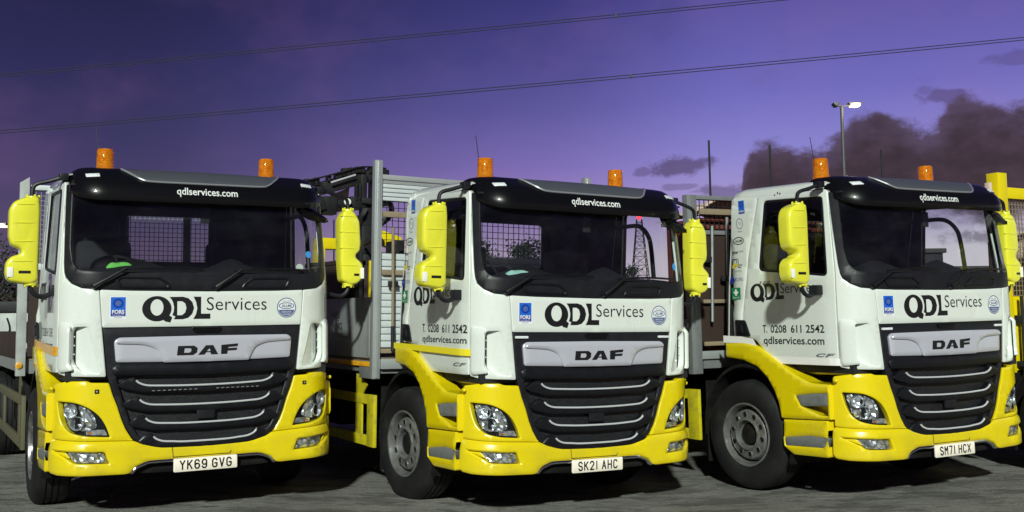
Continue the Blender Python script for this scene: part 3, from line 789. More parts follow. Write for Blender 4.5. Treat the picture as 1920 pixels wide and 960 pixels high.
def fog(sg):
    bm = bmesh.new(); panel(bm, fillet(fx([(-1.125, .575), (-.79, .56), (-.75, .46), (-1.06, .47)], sg), .01), cabp, 0, 0, grid=.05, off=-.035)
    panel(bm, fillet(fx([(-1.12, .566), (-1.06, .562), (-1.03, .515), (-1.05, .522)], sg), .01), cabp, .01, .003, grid=.05, off=.010)
    finish(bm, 'fog_recess', 'yellow_paint', bumper)
    bm = bmesh.new(); panel(bm, fillet(fx([(-1.075, .568), (-.80, .552), (-.762, .470), (-.998, .480), (-1.035, .52)], sg), .012), cabp, 0, 0, grid=.028, off=-.012)
    rnd = random.Random(8)
    for v in bm.verts: v.co.y += rnd.uniform(-.009, .009)
    fl = finish(bm, 'fog_lamp', 'lamp_reflector', root, smoothf=False)
    bm = bmesh.new(); panel(bm, fillet(fx([(-1.075, .568), (-.80, .552), (-.762, .470), (-.998, .480), (-1.035, .52)], sg), .012), cabp, 0, 0, grid=.05, off=.004)
    finish(bm, 'fog_lens', 'lens_glass', fl)
both(fog)
bm = bmesh.new()
st = [(0, .463), (-.455, .463), (-.556, .425), (-.602, .370), (-.574, .368), (-.540, .408), (-.450, .441), (0, .441)]
panel(bm, fillet(FX(sym(st)), .02), cabp, .03, .010, grid=.05, off=.012)
finish(bm, 'bumper_trim', 'chrome', bumper)
bm = bmesh.new()
panel(bm, fillet(FX(sym([(0, .44), (-.44, .44), (-.53, .40), (-.56, .36), (0, .345)])), .02), cabp, .03, .01, grid=.06, off=-.06)
finish(bm, 'bumper_valance', 'chassis_black', bumper)
bm = bmesh.new()
strokes(bm, [[(-.27, .555), (-.262, .478), (.20, .478), (.21, .50)]], cabp, .005, .0125)
finish(bm, 'tow_cover_seam', 'chassis_black', bumper)
# plate
bm = bmesh.new(); panel(bm, fillet([(-.26, .355), (.26, .355), (.26, .463), (-.26, .463)], .012), mapy(-.018), .012, .002, grid=.2, off=0)
plate = finish(bm, 'number_plate', 'plate_white', root)

# --- doors, windows, rear quarter, rear wall, roof
def door(sg):
    dpts = [(1.17, 2.765, .03), (1.305, 2.2), (1.40, 1.65), (1.425, 1.432, .01), (1.245, 1.418, .03), (1.175, 1.358, .03), (1.055, 1.262), (.93, 1.192, .03)]
    ol = [(-SD - .0035, 1.187, .01), (-SD - .0035, 2.745, .03)] + FY(dpts)
    wpts = [(1.085, 2.728, .05), (.335, 2.685, .04), (.288, 1.968, .05), (1.165, 2.062, .06)]
    hole = fillet(FY(wpts), .04)
    if sg > 0:
        ol = [(-p[0],) + tuple(p[1:]) for p in ol][::-1]; hole = [(-a, b) for a, b in hole][::-1]
    bm = bmesh.new(); panel(bm, fillet(ol, .006), cabp, .045, .006, holes=[hole], grid=.07, off=.004)
    d = finish(bm, 'door', 'white_paint', root)
    bm = bmesh.new(); panel(bm, fillet(ol, .006), cabp, 0, 0, holes=[hole], grid=.09, off=-.043)
    finish(bm, 'door_lining', 'interior', d)
    ih = inset(densify(hole if area(hole) > 0 else hole[::-1], .05), .022)
    bm = bmesh.new(); panel(bm, hole, cabp, .02, .004, holes=[ih], grid=.06, off=-.001)
    finish(bm, 'window_seal', 'blade_black', d)
    bm = bmesh.new(); panel(bm, hole, cabp, 0, 0, grid=.12, off=-.012)
    finish(bm, 'door_window', 'side_glass', d)
    # rear quarter
    q = FY([(1.433, 1.434, .01), (1.408, 1.65), (1.313, 2.2), (1.178, 2.768, .02), (1.545, 2.80, .05), (1.615, 1.76, .02), (1.665, 1.69, .03), (1.675, 1.44, .01)])
    if sg > 0: q = [(-p[0],) + tuple(p[1:]) for p in q][::-1]
    bm = bmesh.new(); panel(bm, fillet(q, .006), cabp, .05, .006, grid=.08, off=.004, offf=lambda s, z: .016 * max(0., min(1., (1.74 - z) / .05)) - .05 * max(0., (abs(s) - (SEND + 1.12)) / .12) ** 2)
    qp = finish(bm, 'rear_quarter', 'white_paint', root)
    bm = bmesh.new(); panel(bm, fillet(q, .006), cabp, 0, 0, grid=.09, off=-.05)
    finish(bm, 'quarter_lining', 'interior', qp)
    bm = bmesh.new()
    h_ = fillet(FY([(1.498, 1.604, .02), (1.352, 1.600, .03), (1.288, 1.447, .01), (1.490, 1.447, .01)]), .01)
    if sg > 0: h_ = [(-a, b) for a, b in h_][::-1]
    panel(bm, h_, cabp, .012, .006, grid=.06, off=.026)
    h2 = fillet(FY([(1.47, 1.575, .02), (1.40, 1.575, .03), (1.375, 1.475, .01), (1.465, 1.475, .01)]), .01)
    if sg > 0: h2 = [(-a, b) for a, b in h2][::-1]
    panel(bm, h2, cabp, .01, .006, grid=.06, off=.036)
    finish(bm, 'door_handle', 'blade_black', d)
both(door)
def rearmap(x, z, o): return Vector((x * kz(z), 1.655 + (1.7 - z) * .075 + o, z))
bm = bmesh.new()
rw = fillet([(-.41, 2.17), (.40, 2.17), (.40, 2.605), (-.41, 2.605)], .04)
ol = fillet([(-1.13, 1.25), (1.13, 1.25), (1.13, 2.80, .06), (.95, 2.88, .08), (-.95, 2.88, .08), (-1.13, 2.80, .06)], .02)
panel(bm, ol, rearmap, .04, .03, holes=[rw], grid=.15)
rearw = finish(bm, 'rear_wall', 'white_paint', root)
bm = bmesh.new(); panel(bm, ol, rearmap, 0, 0, holes=[rw], grid=.2, off=-.05); finish(bm, 'rear_lining', 'interior', rearw)
bm = bmesh.new(); panel(bm, rw, rearmap, 0, 0, grid=.2, off=-.02); finish(bm, 'rear_window', 'side_glass', rearw)
# roof
bm = bmesh.new()
cs = [(-1.108, 2.755), (-1.104, 2.80), (-1.075, 2.845), (-1.02, 2.872), (-.90, 2.888), (-.5, 2.897), (0, 2.90), (.5, 2.897), (.90, 2.888), (1.02, 2.872), (1.075, 2.845), (1.104, 2.80), (1.108, 2.755)]
rows = []
for y, dz, kx in ((.30, -.075, .985), (.36, -.050, .995), (.6, -.030, 1), (1.0, -.010, 1), (1.40, .010, 1), (1.52, .004, .996), (1.565, -.03, .985), (1.585, -.09, .97)):
    rows.append([bm.verts.new((x * kx, y - (2.88 - z) * (-.2 if y < .5 else .0), z + dz * (max(0, (z - 2.755)) / .14))) for x, z in cs])
for a_, b_ in zip(rows[:-1], rows[1:]):
    for i in range(len(cs) - 1): bm.faces.new((a_[i], a_[i + 1], b_[i + 1], b_[i]))
roof = finish(bm, 'roof', 'white_paint', root, sharp=60)
bm = bmesh.new(); box(bm, (-1.06, .16, 2.70), (1.06, 1.58, 2.715)); finish(bm, 'roof_lining', 'interior', roof)

# --- sun visor
VP = [(.10, 2.612), (.03, 2.590), (-.012, 2.572), (-.022, 2.60), (-.014, 2.655), (.012, 2.720), (.065, 2.775), (.145, 2.832), (.20, 2.858), (.30, 2.876), (.46, 2.886)]
def vis_y(z):
    q = VP[3:]
    if z <= q[0][1]: return q[0][0]
    for (y0, z0), (y1, z1) in zip(q[:-1], q[1:]):
        if z <= z1: return y0 + (y1 - y0) * (z - z0) / (z1 - z0)
    return q[-1][0]
VE = S1 + .30
def vis_end(s):
    e = max(0., (abs(s) - .82) / (VE - .82)); return e
def vismap(s, z, o):
    x, y, nx, ny = plan(s); e = vis_end(s)
    return Vector((x * .968 + nx * o, vis_y(z) + y + .035 * e * e - o * .8, z + o * .4))
bm = bmesh.new(); rows = []
ns = 56
for i in range(ns + 1):
    s_ = -VE + 2 * VE * i / ns; x, y, nx, ny = plan(s_); e = vis_end(s_); row = []
    for (py, pz) in VP:
        zz = pz
        if pz < 2.66: zz = pz + (2.672 - pz) * e ** 3 * .8
        if pz > 2.70: zz = pz - (pz - 2.70) * .60 * e ** 5
        row.append(bm.verts.new((x * .968, py + y * (1 if py < .25 else .6) + .035 * e * e, zz)))
    rows.append(row)
for a_, b_ in zip(rows[:-1], rows[1:]):
    for k_ in range(len(VP) - 1): bm.faces.new((a_[k_], a_[k_ + 1], b_[k_ + 1], b_[k_]))
bm.faces.new(rows[0]); bm.faces.new(rows[-1][::-1])
visor = finish(bm, 'sun_visor', 'gloss_black', root, sharp=50)
bm = bmesh.new()
ins = sym([(0, 2.738), (-.47, 2.742, .03), (-.550, 2.758, .04), (-.625, 2.806, .04), (-.690, 2.852, .01), (0, 2.864)])
panel(bm, fillet([(S(p[0]),) + tuple(p[1:]) for p in ins], .01), vismap, .03, .008, grid=.05, off=.016)
finish(bm, 'visor_insert', 'visor_silver', visor)
bm = bmesh.new()
pth = curve_pts([(-.692, 2.852, 0), (-.625, 2.803, 0), (-.550, 2.754, 0), (-.47, 2.738, 0), (-.2, 2.735, 0), (.2, 2.735, 0), (.47, 2.738, 0), (.550, 2.754, 0), (.625, 2.803, 0), (.692, 2.852, 0)], 5)
tube(bm, [vismap(p.x, p.y, .012) for p in pth], .009, 8)
finish(bm, 'visor_edge_trim', 'visor_trim', visor)
bm = bmesh.new(); put2d(bm, text2d('qdlservices.com', .526, .082, .012), vismap, -.268, 2.617, .005)
finish(bm, 'visor_lettering', 'decal_white', visor)
def marker(sg):
    bm = bmesh.new(); panel(bm, fillet(fx([(-.845, 2.80), (-.945, 2.795), (-.945, 2.762), (-.845, 2.767)], sg), .006), vismap, .02, .004, grid=.03, off=.012)
    finish(bm, 'marker_lamp', 'led_white', visor)
both(marker)

# --- beacons, antenna
def beacon(sg):
    bm = bmesh.new(); c = (sg * .718, .72, 0)
    lathe(bm, [(2.84, .06), (2.885, .066), (2.90, .074), (2.905, .074), (2.905, .03)], 'z', c, 24)
    b = finish(bm, 'beacon', 'chassis_black', root)
    bm = bmesh.new(); lathe(bm, [(2.905, .078), (2.935, .078), (2.94, .074), (3.085, .070), (3.098, .064), (3.102, .0005)], 'z', c, 32)
    finish(bm, 'beacon_lens', 'amber_plastic', b)
    bm = bmesh.new(); lathe(bm, [(2.95, .02), (3.0, .022), (3.03, .018), (3.06, .012), (3.065, .0005)], 'z', c, 12)
    box(bm, (c[0] - .03, c[1] + .015, 2.96), (c[0] + .03, c[1] + .02, 3.06))
    finish(bm, 'beacon_bulb', 'chrome', b)
both(beacon)
bm = bmesh.new(); tube(bm, [(-.745, .74, 2.88), (-.75, .745, 2.95), (-.795, .76, 3.31)], [.012, .005, .0035], 6)
finish(bm, 'antenna', 'cable_dark', root)

# --- mirrors
ML = [(-1.345, 2.612), (-1.276, 2.606), (-1.268, 2.50), (-1.276, 1.925), (-1.330, 1.893), (-1.49, 1.918), (-1.520, 1.975), (-1.516, 2.075), (-1.479, 2.122), (-1.418, 2.140), (-1.402, 2.162), (-1.418, 2.188), (-1.48, 2.208), (-1.501, 2.275), (-1.501, 2.500), (-1.470, 2.563), (-1.399, 2.598)]
MR = [(1.350, 2.606), (1.440, 2.588), (1.492, 2.50), (1.502, 2.28), (1.490, 2.215), (1.455, 2.185), (1.452, 2.160), (1.475, 2.14), (1.520, 2.10), (1.532, 1.985), (1.476, 1.915), (1.396, 1.893), (1.309, 1.939), (1.296, 2.10), (1.292, 2.50), (1.315, 2.565)]
def mirror(sg):
    ol = fillet([(p[0], p[1], .028) for p in (ML if sg < 0 else MR)], .03, 3)
    if area(ol) < 0: ol = ol[::-1]
    m = empty('mirror', (0, 0, 0)); m.parent = root
    bm = bmesh.new(); lv = [(.075, 0.), (-.015, 0.), (-.036, .005), (-.048, .013), (-.054, .026)]
    rings = [[bm.verts.new((a, .335 + y, z)) for a, z in inset(ol, d)] for y, d in lv]
    for a_, b_ in zip(rings[:-1], rings[1:]):
        for i in range(len(ol)): bm.faces.new((a_[i], a_[(i + 1) % len(ol)], b_[(i + 1) % len(ol)], b_[i]))
    top_ = inset(ol, .026)
    vo, eo, fo, ov, _, _ = delaunay_2d_cdt([Vector(p) for p in top_], [(i, (i + 1) % len(top_)) for i in range(len(top_))], [], 1, 1e-6)
    lut = {}
    for i, o_ in enumerate(ov):
        if o_: lut[i] = rings[-1][o_[0]]
    for f_ in fo:
        try: bm.faces.new([lut[i] for i in f_])
        except Exception: pass
    for z, x0, x1 in ((2.545, 1.29, 1.475), (2.395, 1.285, 1.500), (2.245, 1.285, 1.490), (2.085, 1.295, 1.500)):
        pts_ = [(sg * (x0 + .012), .300, z), (sg * (x0 + .03), .2835, z), (sg * (x1 - .045), .2835, z - .004), (sg * (x1 - .016), .297, z - .006), (sg * (x1 - .004), .325, z - .006)]
        tube(bm, curve_pts(pts_, 3), .0065, 6)
    cx = -1.327 if sg < 0 else 1.39
    lathe(bm, [(2.58, .055), (2.612, .050), (2.618, .02)], 'z', (cx, .345, 0), 14)
    lathe(bm, [(1.884, .02), (1.890, .050), (1.93, .055)], 'z', (cx, .345, 0), 14)
    for k_ in range(5):
        a = k_ * 1.25
        lathe(bm, [(2.60, .010), (2.626, .009), (2.628, .001)], 'z', (cx + .05 * math.cos(a), .345 + .04 * math.sin(a), 0), 6)
        lathe(bm, [(1.874, .001), (1.877, .009), (1.90, .010)], 'z', (cx + .05 * math.cos(a), .345 + .04 * math.sin(a), 0), 6)
    finish(bm, 'mirror_cover', 'lemon_plastic', m, sharp=48)
    bm = bmesh.new()
    r1 = [bm.verts.new((a, .41, z)) for a, z in inset(ol, .004)]; r2 = [bm.verts.new((a, .435, z)) for a, z in inset(ol, .014)]
    for i in range(len(ol)): bm.faces.new((r1[i], r1[(i + 1) % len(ol)], r2[(i + 1) % len(ol)], r2[i]))
    bm.faces.new(r2); bm.faces.new(r1)
    finish(bm, 'mirror_housing', 'black_plastic', m)
    bm = bmesh.new()
    tube(bm, curve_pts([(cx, .35, 2.60), (cx, .35, 2.67), (cx - sg * .025, .345, 2.715), (cx - sg * .12, .33, 2.745), (sg * 1.09, .31, 2.785)], 5), .017, 8)
    box(bm, (sg * 1.10 - .035, .27, 2.755), (sg * 1.10 + .035, .35, 2.81), .01)
    finish(bm, 'mirror_arm', 'black_plastic', m); bm = bmesh.new()
    tube(bm, curve_pts([(cx, .35, 1.91), (cx + sg * -.005, .35, 1.86), (cx - sg * .04, .35, 1.815), (cx - sg * .10, .355, 1.80), (sg * 1.145, .37, 1.835)], 5), .020, 8)
    box(bm, (sg * 1.145 - .04, .315, 1.805), (sg * 1.145 + .04, .415, 1.895), .015)
    finish(bm, 'mirror_arm', 'black_plastic', m)
    bm = bmesh.new()
    if sg < 0: box(bm, (-1.505, .276, 1.955), (-1.462, .282, 2.032), .001)
    else: box(bm, (1.490, .276, 1.96), (1.522, .282, 2.06), .001)
    finish(bm, 'mirror_reflector', 'reflex_white', m)
    bm = bmesh.new()
    if sg < 0: box(bm, (-1.422, .277, 1.985), (-1.335, .2805, 2.006))
    else: box(bm, (1.425, .277, 1.985), (1.475, .2805, 2.006))
    finish(bm, 'mirror_label', 'decal_black', m)
    return m
mirror(-1); mirror(1)
# kerb-view mirror over the passenger corner
bm = bmesh.new()
ko = fillet([(.80, 2.605), (.98, 2.570), (1.10, 2.50), (1.125, 2.462), (1.05, 2.462), (.93, 2.488), (.85, 2.53)], .04)
if area(ko) < 0: ko = ko[::-1]
def kmap(x, z, o): return Vector((x, .06 + (x - .8) * .15 - o, z))
panel(bm, ko, kmap, .09, .03, grid=.05); tube(bm, [(.86, .12, 2.56), (.85, .16, 2.64)], .015, 8)
finish(bm, 'kerb_mirror', 'gloss_black', root)

# --- fenders, steps, lower side panels
FN = [(1.66, 1.388, .02), (1.36, 1.381), (1.187, 1.354, .04), (1.023, 1.267), (.875, 1.186), (.687, 1.096), (.515, 1.034, .04), (.285, 1.026, .02), (.285, .722, .01), (.897, .70, .015), (.923, .83), (.974, .941), (1.061, 1.061), (1.2, 1.164), (1.397, 1.222), (1.66, 1.243, .02)]
def fender(sg):
    X = sg * 1.195
    bm = bmesh.new()
    hole = fillet([(.70, .916), (.52, .938), (.305, .952), (.305, .752), (.42, .756), (.63, .82)], .012)
    panel(bm, fillet(FN, .02), mapx(X), .16, .018, holes=[hole], grid=.05, offf=lambda y, z: -.02 * max(0., (y - 1.3) / .36))
    f_ = finish(bm, 'fender', 'yellow_paint', root)
    bm = bmesh.new(); panel(bm, [(.28, .70), (.95, .70), (.95, 1.0), (.28, 1.0)], mapx(sg * 1.06), 0, 0, grid=.2)
    panel(bm, [(.16, 1.23), (1.12, 1.30), (.98, 1.02), (.25, .95), (.20, .98)], mapx(sg * 1.00), 0, 0, grid=.1)
    finish(bm, 'step_well', 'yellow_paint', f_)
    bm = bmesh.new()
    panel(bm, fillet([(.70, .915), (.52, .936), (.308, .950), (.308, .840), (.64, .822)], .01), mapx(sg * 1.19), .12, .008, grid=.06)
    finish(bm, 'cab_step', 'step_grey', root)
    bm = bmesh.new(); hole2 = fillet([(.862, .531), (.547, .569), (.312, .563), (.385, .474), (.855, .458)], .012)
    panel(bm, fillet([(.865, .690), (.325, .712), (.322, .396, .02), (.76, .386, .03), (.878, .45, .03)], .012), mapx(X), .10, .012, holes=[hole2], grid=.06)
    lp = finish(bm, 'lower_side_panel', 'yellow_paint', root)
    bm = bmesh.new(); panel(bm, hole2, mapx(sg * 1.192), .08, .008, grid=.06)
    finish(bm, 'cab_step', 'step_grey', root)
    # repeater lamp
    bm = bmesh.new(); n0 = len(bm.verts)
    bmesh.ops.create_uvsphere(bm, u_segments=14, v_segments=8, radius=.024)
    for v in bm.verts: v.co = Vector((v.co.x * .7 + sg * 1.165, v.co.y * 1.1 + .235, v.co.z * .75 + 1.062))
    finish(bm, 'side_repeater', 'yellow_paint', root)
    # arch liner and flap
    bm = bmesh.new()
    lathe(bm, [(sg * .80, .60), (sg * 1.165, .60), (sg * 1.165, .63), (sg * .80, .63)], 'x', (0, 1.40, .55), 26, a0=R(-8), a1=R(205))
    box(bm, (min(sg * .86, sg * 1.17), 1.975, .20), (max(sg * .86, sg * 1.17), 1.99, 1.0))
    finish(bm, 'wheel_arch', 'chassis_black', root)
both(fender)

# --- wheels
def wheel_meshes():
    bm = bmesh.new()
    prof = [(.04, .296), (.012, .305), (.002, .33), (-.006, .39), (.0, .44), (.014, .475), (.034, .500), (.060, .511), (.100, .514), (.103, .502), (.115, .502), (.118, .515), (.150, .516), (.153, .503), (.165, .503), (.168, .516), (.200, .515), (.203, .502), (.215, .502), (.218, .514), (.265, .509), (.290, .495), (.310, .46), (.318, .40), (.31, .34), (.29, .30)]
    lathe(bm, prof, 'x', (0, 0, 0), 64)
    bmesh.ops.recalc_face_normals(bm, faces=bm.faces)
    ty = bpy.data.meshes.new('tyre'); bm.to_mesh(ty); bm.free()
    bm = bmesh.new()
    lathe(bm, [(.05, .300), (.008, .300), (.004, .290), (.010, .280), (.040, .270), (.095, .262), (.14, .252), (.095, .243), (.055, .236), (.040, .225), (.034, .205), (.034, .160), (.030, .150), (.016, .146), (.014, .136), (.03, .130), (.075, .124), (.08, .11)], 'x', (0, 0, 0), 56)
    for k_ in range(10):
        a = 2 * math.pi * k_ / 10 + .2; cy_, cz_ = .188 * math.cos(a), .188 * math.sin(a)
        lathe(bm, [(.034, .031), (.027, .030), (.027, .026), (.034, .0255)], 'x', (0, cy_, cz_), 14)
    bmesh.ops.recalc_face_normals(bm, faces=bm.faces)
    ri = bpy.data.meshes.new('rim'); bm.to_mesh(ri); bm.free()
    bm = bmesh.new()
    lathe(bm, [(.085, .125), (.075, .10), (.052, .092), (.045, .06), (.042, .001)], 'x', (0, 0, 0), 28)
    for k_ in range(10):
        a = 2 * math.pi * k_ / 10 + .2; cy_, cz_ = .188 * math.cos(a), .188 * math.sin(a)
        lathe(bm, [(.0335, .0255), (.033, .001)], 'x', (0, cy_, cz_), 14)
    bmesh.ops.recalc_face_normals(bm, faces=bm.faces)
    hu = bpy.data.meshes.new('hub'); bm.to_mesh(hu); bm.free()
    for me, m_ in ((ty, 'rubber'), (ri, 'rim_steel'), (hu, 'chassis_black')):
        me.materials.append(MAT[m_]); me.polygons.foreach_set('use_smooth', [True] * len(me.polygons)); me.set_sharp_from_angle(angle=R(40))
    return ty, ri, hu
TY, RI, HU = wheel_meshes()
def wheel(x, y, z, flip, steer=0.):
    w = empty('wheel', (x, y, z), (0, 0, (math.pi if flip else 0) + steer)); w.parent = root
    for me, n_ in ((TY, 'tyre'), (RI, 'rim'), (HU, 'hub')): inst(me, n_, w)
wheel(-1.205, 1.385, .512, False, R(5)); wheel(1.205, 1.385, .512, True, R(5))
for y in (5.7, 7.05): wheel(-1.20, y, .512, False); wheel(1.20, y, .512, True)

# --- cab interior
bm = bmesh.new(); prof = [(-.03, 1.90), (-.04, 1.975), (-.10, 2.005), (-.26, 2.025), (-.34, 2.01), (-.38, 1.95), (-.38, 1.45)]
rows = []
for i in range(33):
    s_ = -SD + .03 + (2 * SD - .06) * i / 32; hump = .09 * math.exp(-((s_ + .60) / .24) ** 2) + .10 * math.exp(-((s_ - .30) / .17) ** 2)
    rows.append([bm.verts.new(cabp(s_ * (1 + o * .25), z + (hump if j in (3, 4) else hump * .4 if j == 2 else 0), o)) for j, (o, z) in enumerate(prof)])
for a_, b_ in zip(rows[:-1], rows[1:]):
    for j in range(len(prof) - 1): bm.faces.new((a_[j], a_[j + 1], b_[j + 1], b_[j]))
finish(bm, 'dashboard', 'dash_plastic', root, sharp=60)
bm = bmesh.new()
def sw(r_, a): 
    v = Vector((r_ * math.cos(a), 0, r_ * math.sin(a))); v.rotate(Matrix.Rotation(R(-52), 3, 'X')); return v + Vector((-.60, .66, 2.03))
tube(bm, [sw(.22, 2 * math.pi * k_ / 28) for k_ in range(29)], .015, 8, caps=False)
for a in (R(200), R(340), R(90)): tube(bm, [sw(.03, a), sw(.215, a)], .014, 6)
tube(bm, [sw(.0, 0), (-.60, .45, 1.85)], .03, 8)
finish(bm, 'steering_wheel', 'dash_plastic', root)
def seat(x):
    bm = bmesh.new(); box(bm, (x - .25, .85, 1.60), (x + .25, 1.35, 1.76), .05)
    bv = box(bm, (x - .24, 1.28, 1.72), (x + .24, 1.42, 2.34), .06); box(bm, (x - .14, 1.33, 2.37), (x + .14, 1.43, 2.56), .04)
    finish(bm, 'seat', 'seat_cloth', root)
seat(-.62); seat(.55)
bm = bmesh.new()
box(bm, (-1.08, .10, 1.12), (1.08, 1.60, 1.20)); box(bm, (-.80, .10, 1.2), (.80, .13, 1.90))
finish(bm, 'cab_floor', 'interior', root)
bm = bmesh.new()
tube(bm, curve_pts([(1.085, 1.27, 2.585), (1.085, .95, 2.590), (1.085, .80, 2.565), (1.09, .70, 2.48), (1.095, .655, 2.36), (1.10, .62, 2.05)], 5), .022, 8)
finish(bm, 'grab_rail', 'blade_black', root)
bm = bmesh.new(); box(bm, (-.02, .17, 2.42), (.06, .19, 2.56), .01); box(bm, (.10, .45, 2.62), (.34, .47, 2.70), .01)
finish(bm, 'camera_pod', 'interior', root)

# --- chassis
bm = bmesh.new()
for sg in (-1, 1): box(bm, (sg * .43 - .05, .5, .68), (sg * .43 + .05, 8.4, .98))
box(bm, (-.78, .12, .46), (.78, 2.05, 1.14)); box(bm, (-1.0, .10, .52), (1.0, .9, 1.10))
box(bm, (-.85, 1.33, .40), (.85, 1.45, .56))
box(bm, (.62, 2.5, .5), (1.12, 4.2, 1.0), .05); box(bm, (-1.08, 3.4, .5), (-.62, 4.6, 1.0), .05)
for y in (5.7, 7.05): box(bm, (-.9, y - .1, .4), (.9, y + .1, .62))
finish(bm, 'chassis', 'chassis_black', root)
bm = bmesh.new()
for sg in (-1, 1):
    X0, X1 = sorted((sg * 1.185, sg * 1.215))
    box(bm, (X0, 2.06, .812), (X1, 4.9, .905), .004); box(bm, (X0, 2.06, .408), (X1, 4.9, .508), .004)
    box(bm, (X0 - .003, 2.055, .404), (X1 + .003, 2.225, .909), .004)
    box(bm, (X0 + .006, 2.385, .509), (X1 - .006, 2.55, .811), .003); box(bm, (X0 + .006, 4.2, .509), (X1 - .006, 4.36, .811), .003)
    xo = X1 - .01 if sg > 0 else X0 + .01
    v = [bm.verts.new((xo, y, z)) for y, z in ((2.556, .906), (2.38, .906), (2.263, 1.0), (2.552, 1.116))]
    v2 = [bm.verts.new((xo - sg * .012, q.co.y, q.co.z)) for q in v]
    bm.faces.new(v); bm.faces.new(v2[::-1])
    for i in range(4): bm.faces.new((v[i], v[(i + 1) % 4], v2[(i + 1) % 4], v2[i]))
guard = finish(bm, 'side_guard', 'grimy_yellow', root)

# --- the load bed every truck shares
bm = bmesh.new(); box(bm, (-1.235, 2.02, 1.245), (1.235, 8.3, 1.275)); bed = finish(bm, 'load_bed', 'timber', root)
bm = bmesh.new()
for sg in (-1, 1): box(bm, (sg * 1.205 - .035, 2.05, 1.13), (sg * 1.205 + .035, 8.3, 1.243))
for k_ in range(9): box(bm, (-1.17, 2.1 + k_ * .75, 1.13), (1.17, 2.16 + k_ * .75, 1.243))
box(bm, (-1.17, 2.0, 1.12), (1.17, 2.05, 1.243)); finish(bm, 'bed_frame', 'galvanised', bed)

def children(o): return [c for c in bpy.data.objects if c.parent == o]
def copy_tree(o, parent=None):
    c = o.copy(); COL.objects.link(c)
    if parent: c.parent = parent
    for ch in children(o): copy_tree(ch, c)
    return c
bpy.context.view_layer.update()
trucks = [root] + [copy_tree(root) for _ in range(3)]
for t_, M in zip(trucks, TM): t_.matrix_world = M
GRP = 'white and yellow flatbed trucks parked in a row'
LBL = ['leftmost white and yellow flatbed truck, number plate YK69 GVG, light bar strip in its grille',
       'middle white and yellow flatbed truck with number plate SK21 AHC and a black crane',
       'white and yellow flatbed truck with number plate SM71 HCX and white door stripe',
       'truck at the right edge of the photo showing only its tall yellow caged headboard']
for t_, l in zip(trucks, LBL): tag(t_, l, 'truck', GRP)
def kids(t_, *names):
    out = []
    for c in children(t_):
        if c.name.split('.')[0] in names: out.append(c)
    return out
gmesh = kids(trucks[0], 'side_guard')[0]; gmesh.data = gmesh.data.copy(); gmesh.data.materials[0] = MAT['dim_dirty_guard']
for c in kids(trucks[0], 'wheel'):
    if c.location.y < 2: c.rotation_euler.z -= R(6)
# small differences of pose
for t_, dl in ((trucks[1], -.028), (trucks[2], -.065)):
    m = [c for c in kids(t_, 'mirror')]
    for c in m:
        left_ = children(c)[0].bound_box[0][0] < 0
        if left_: c.location = (dl, 0, 0)
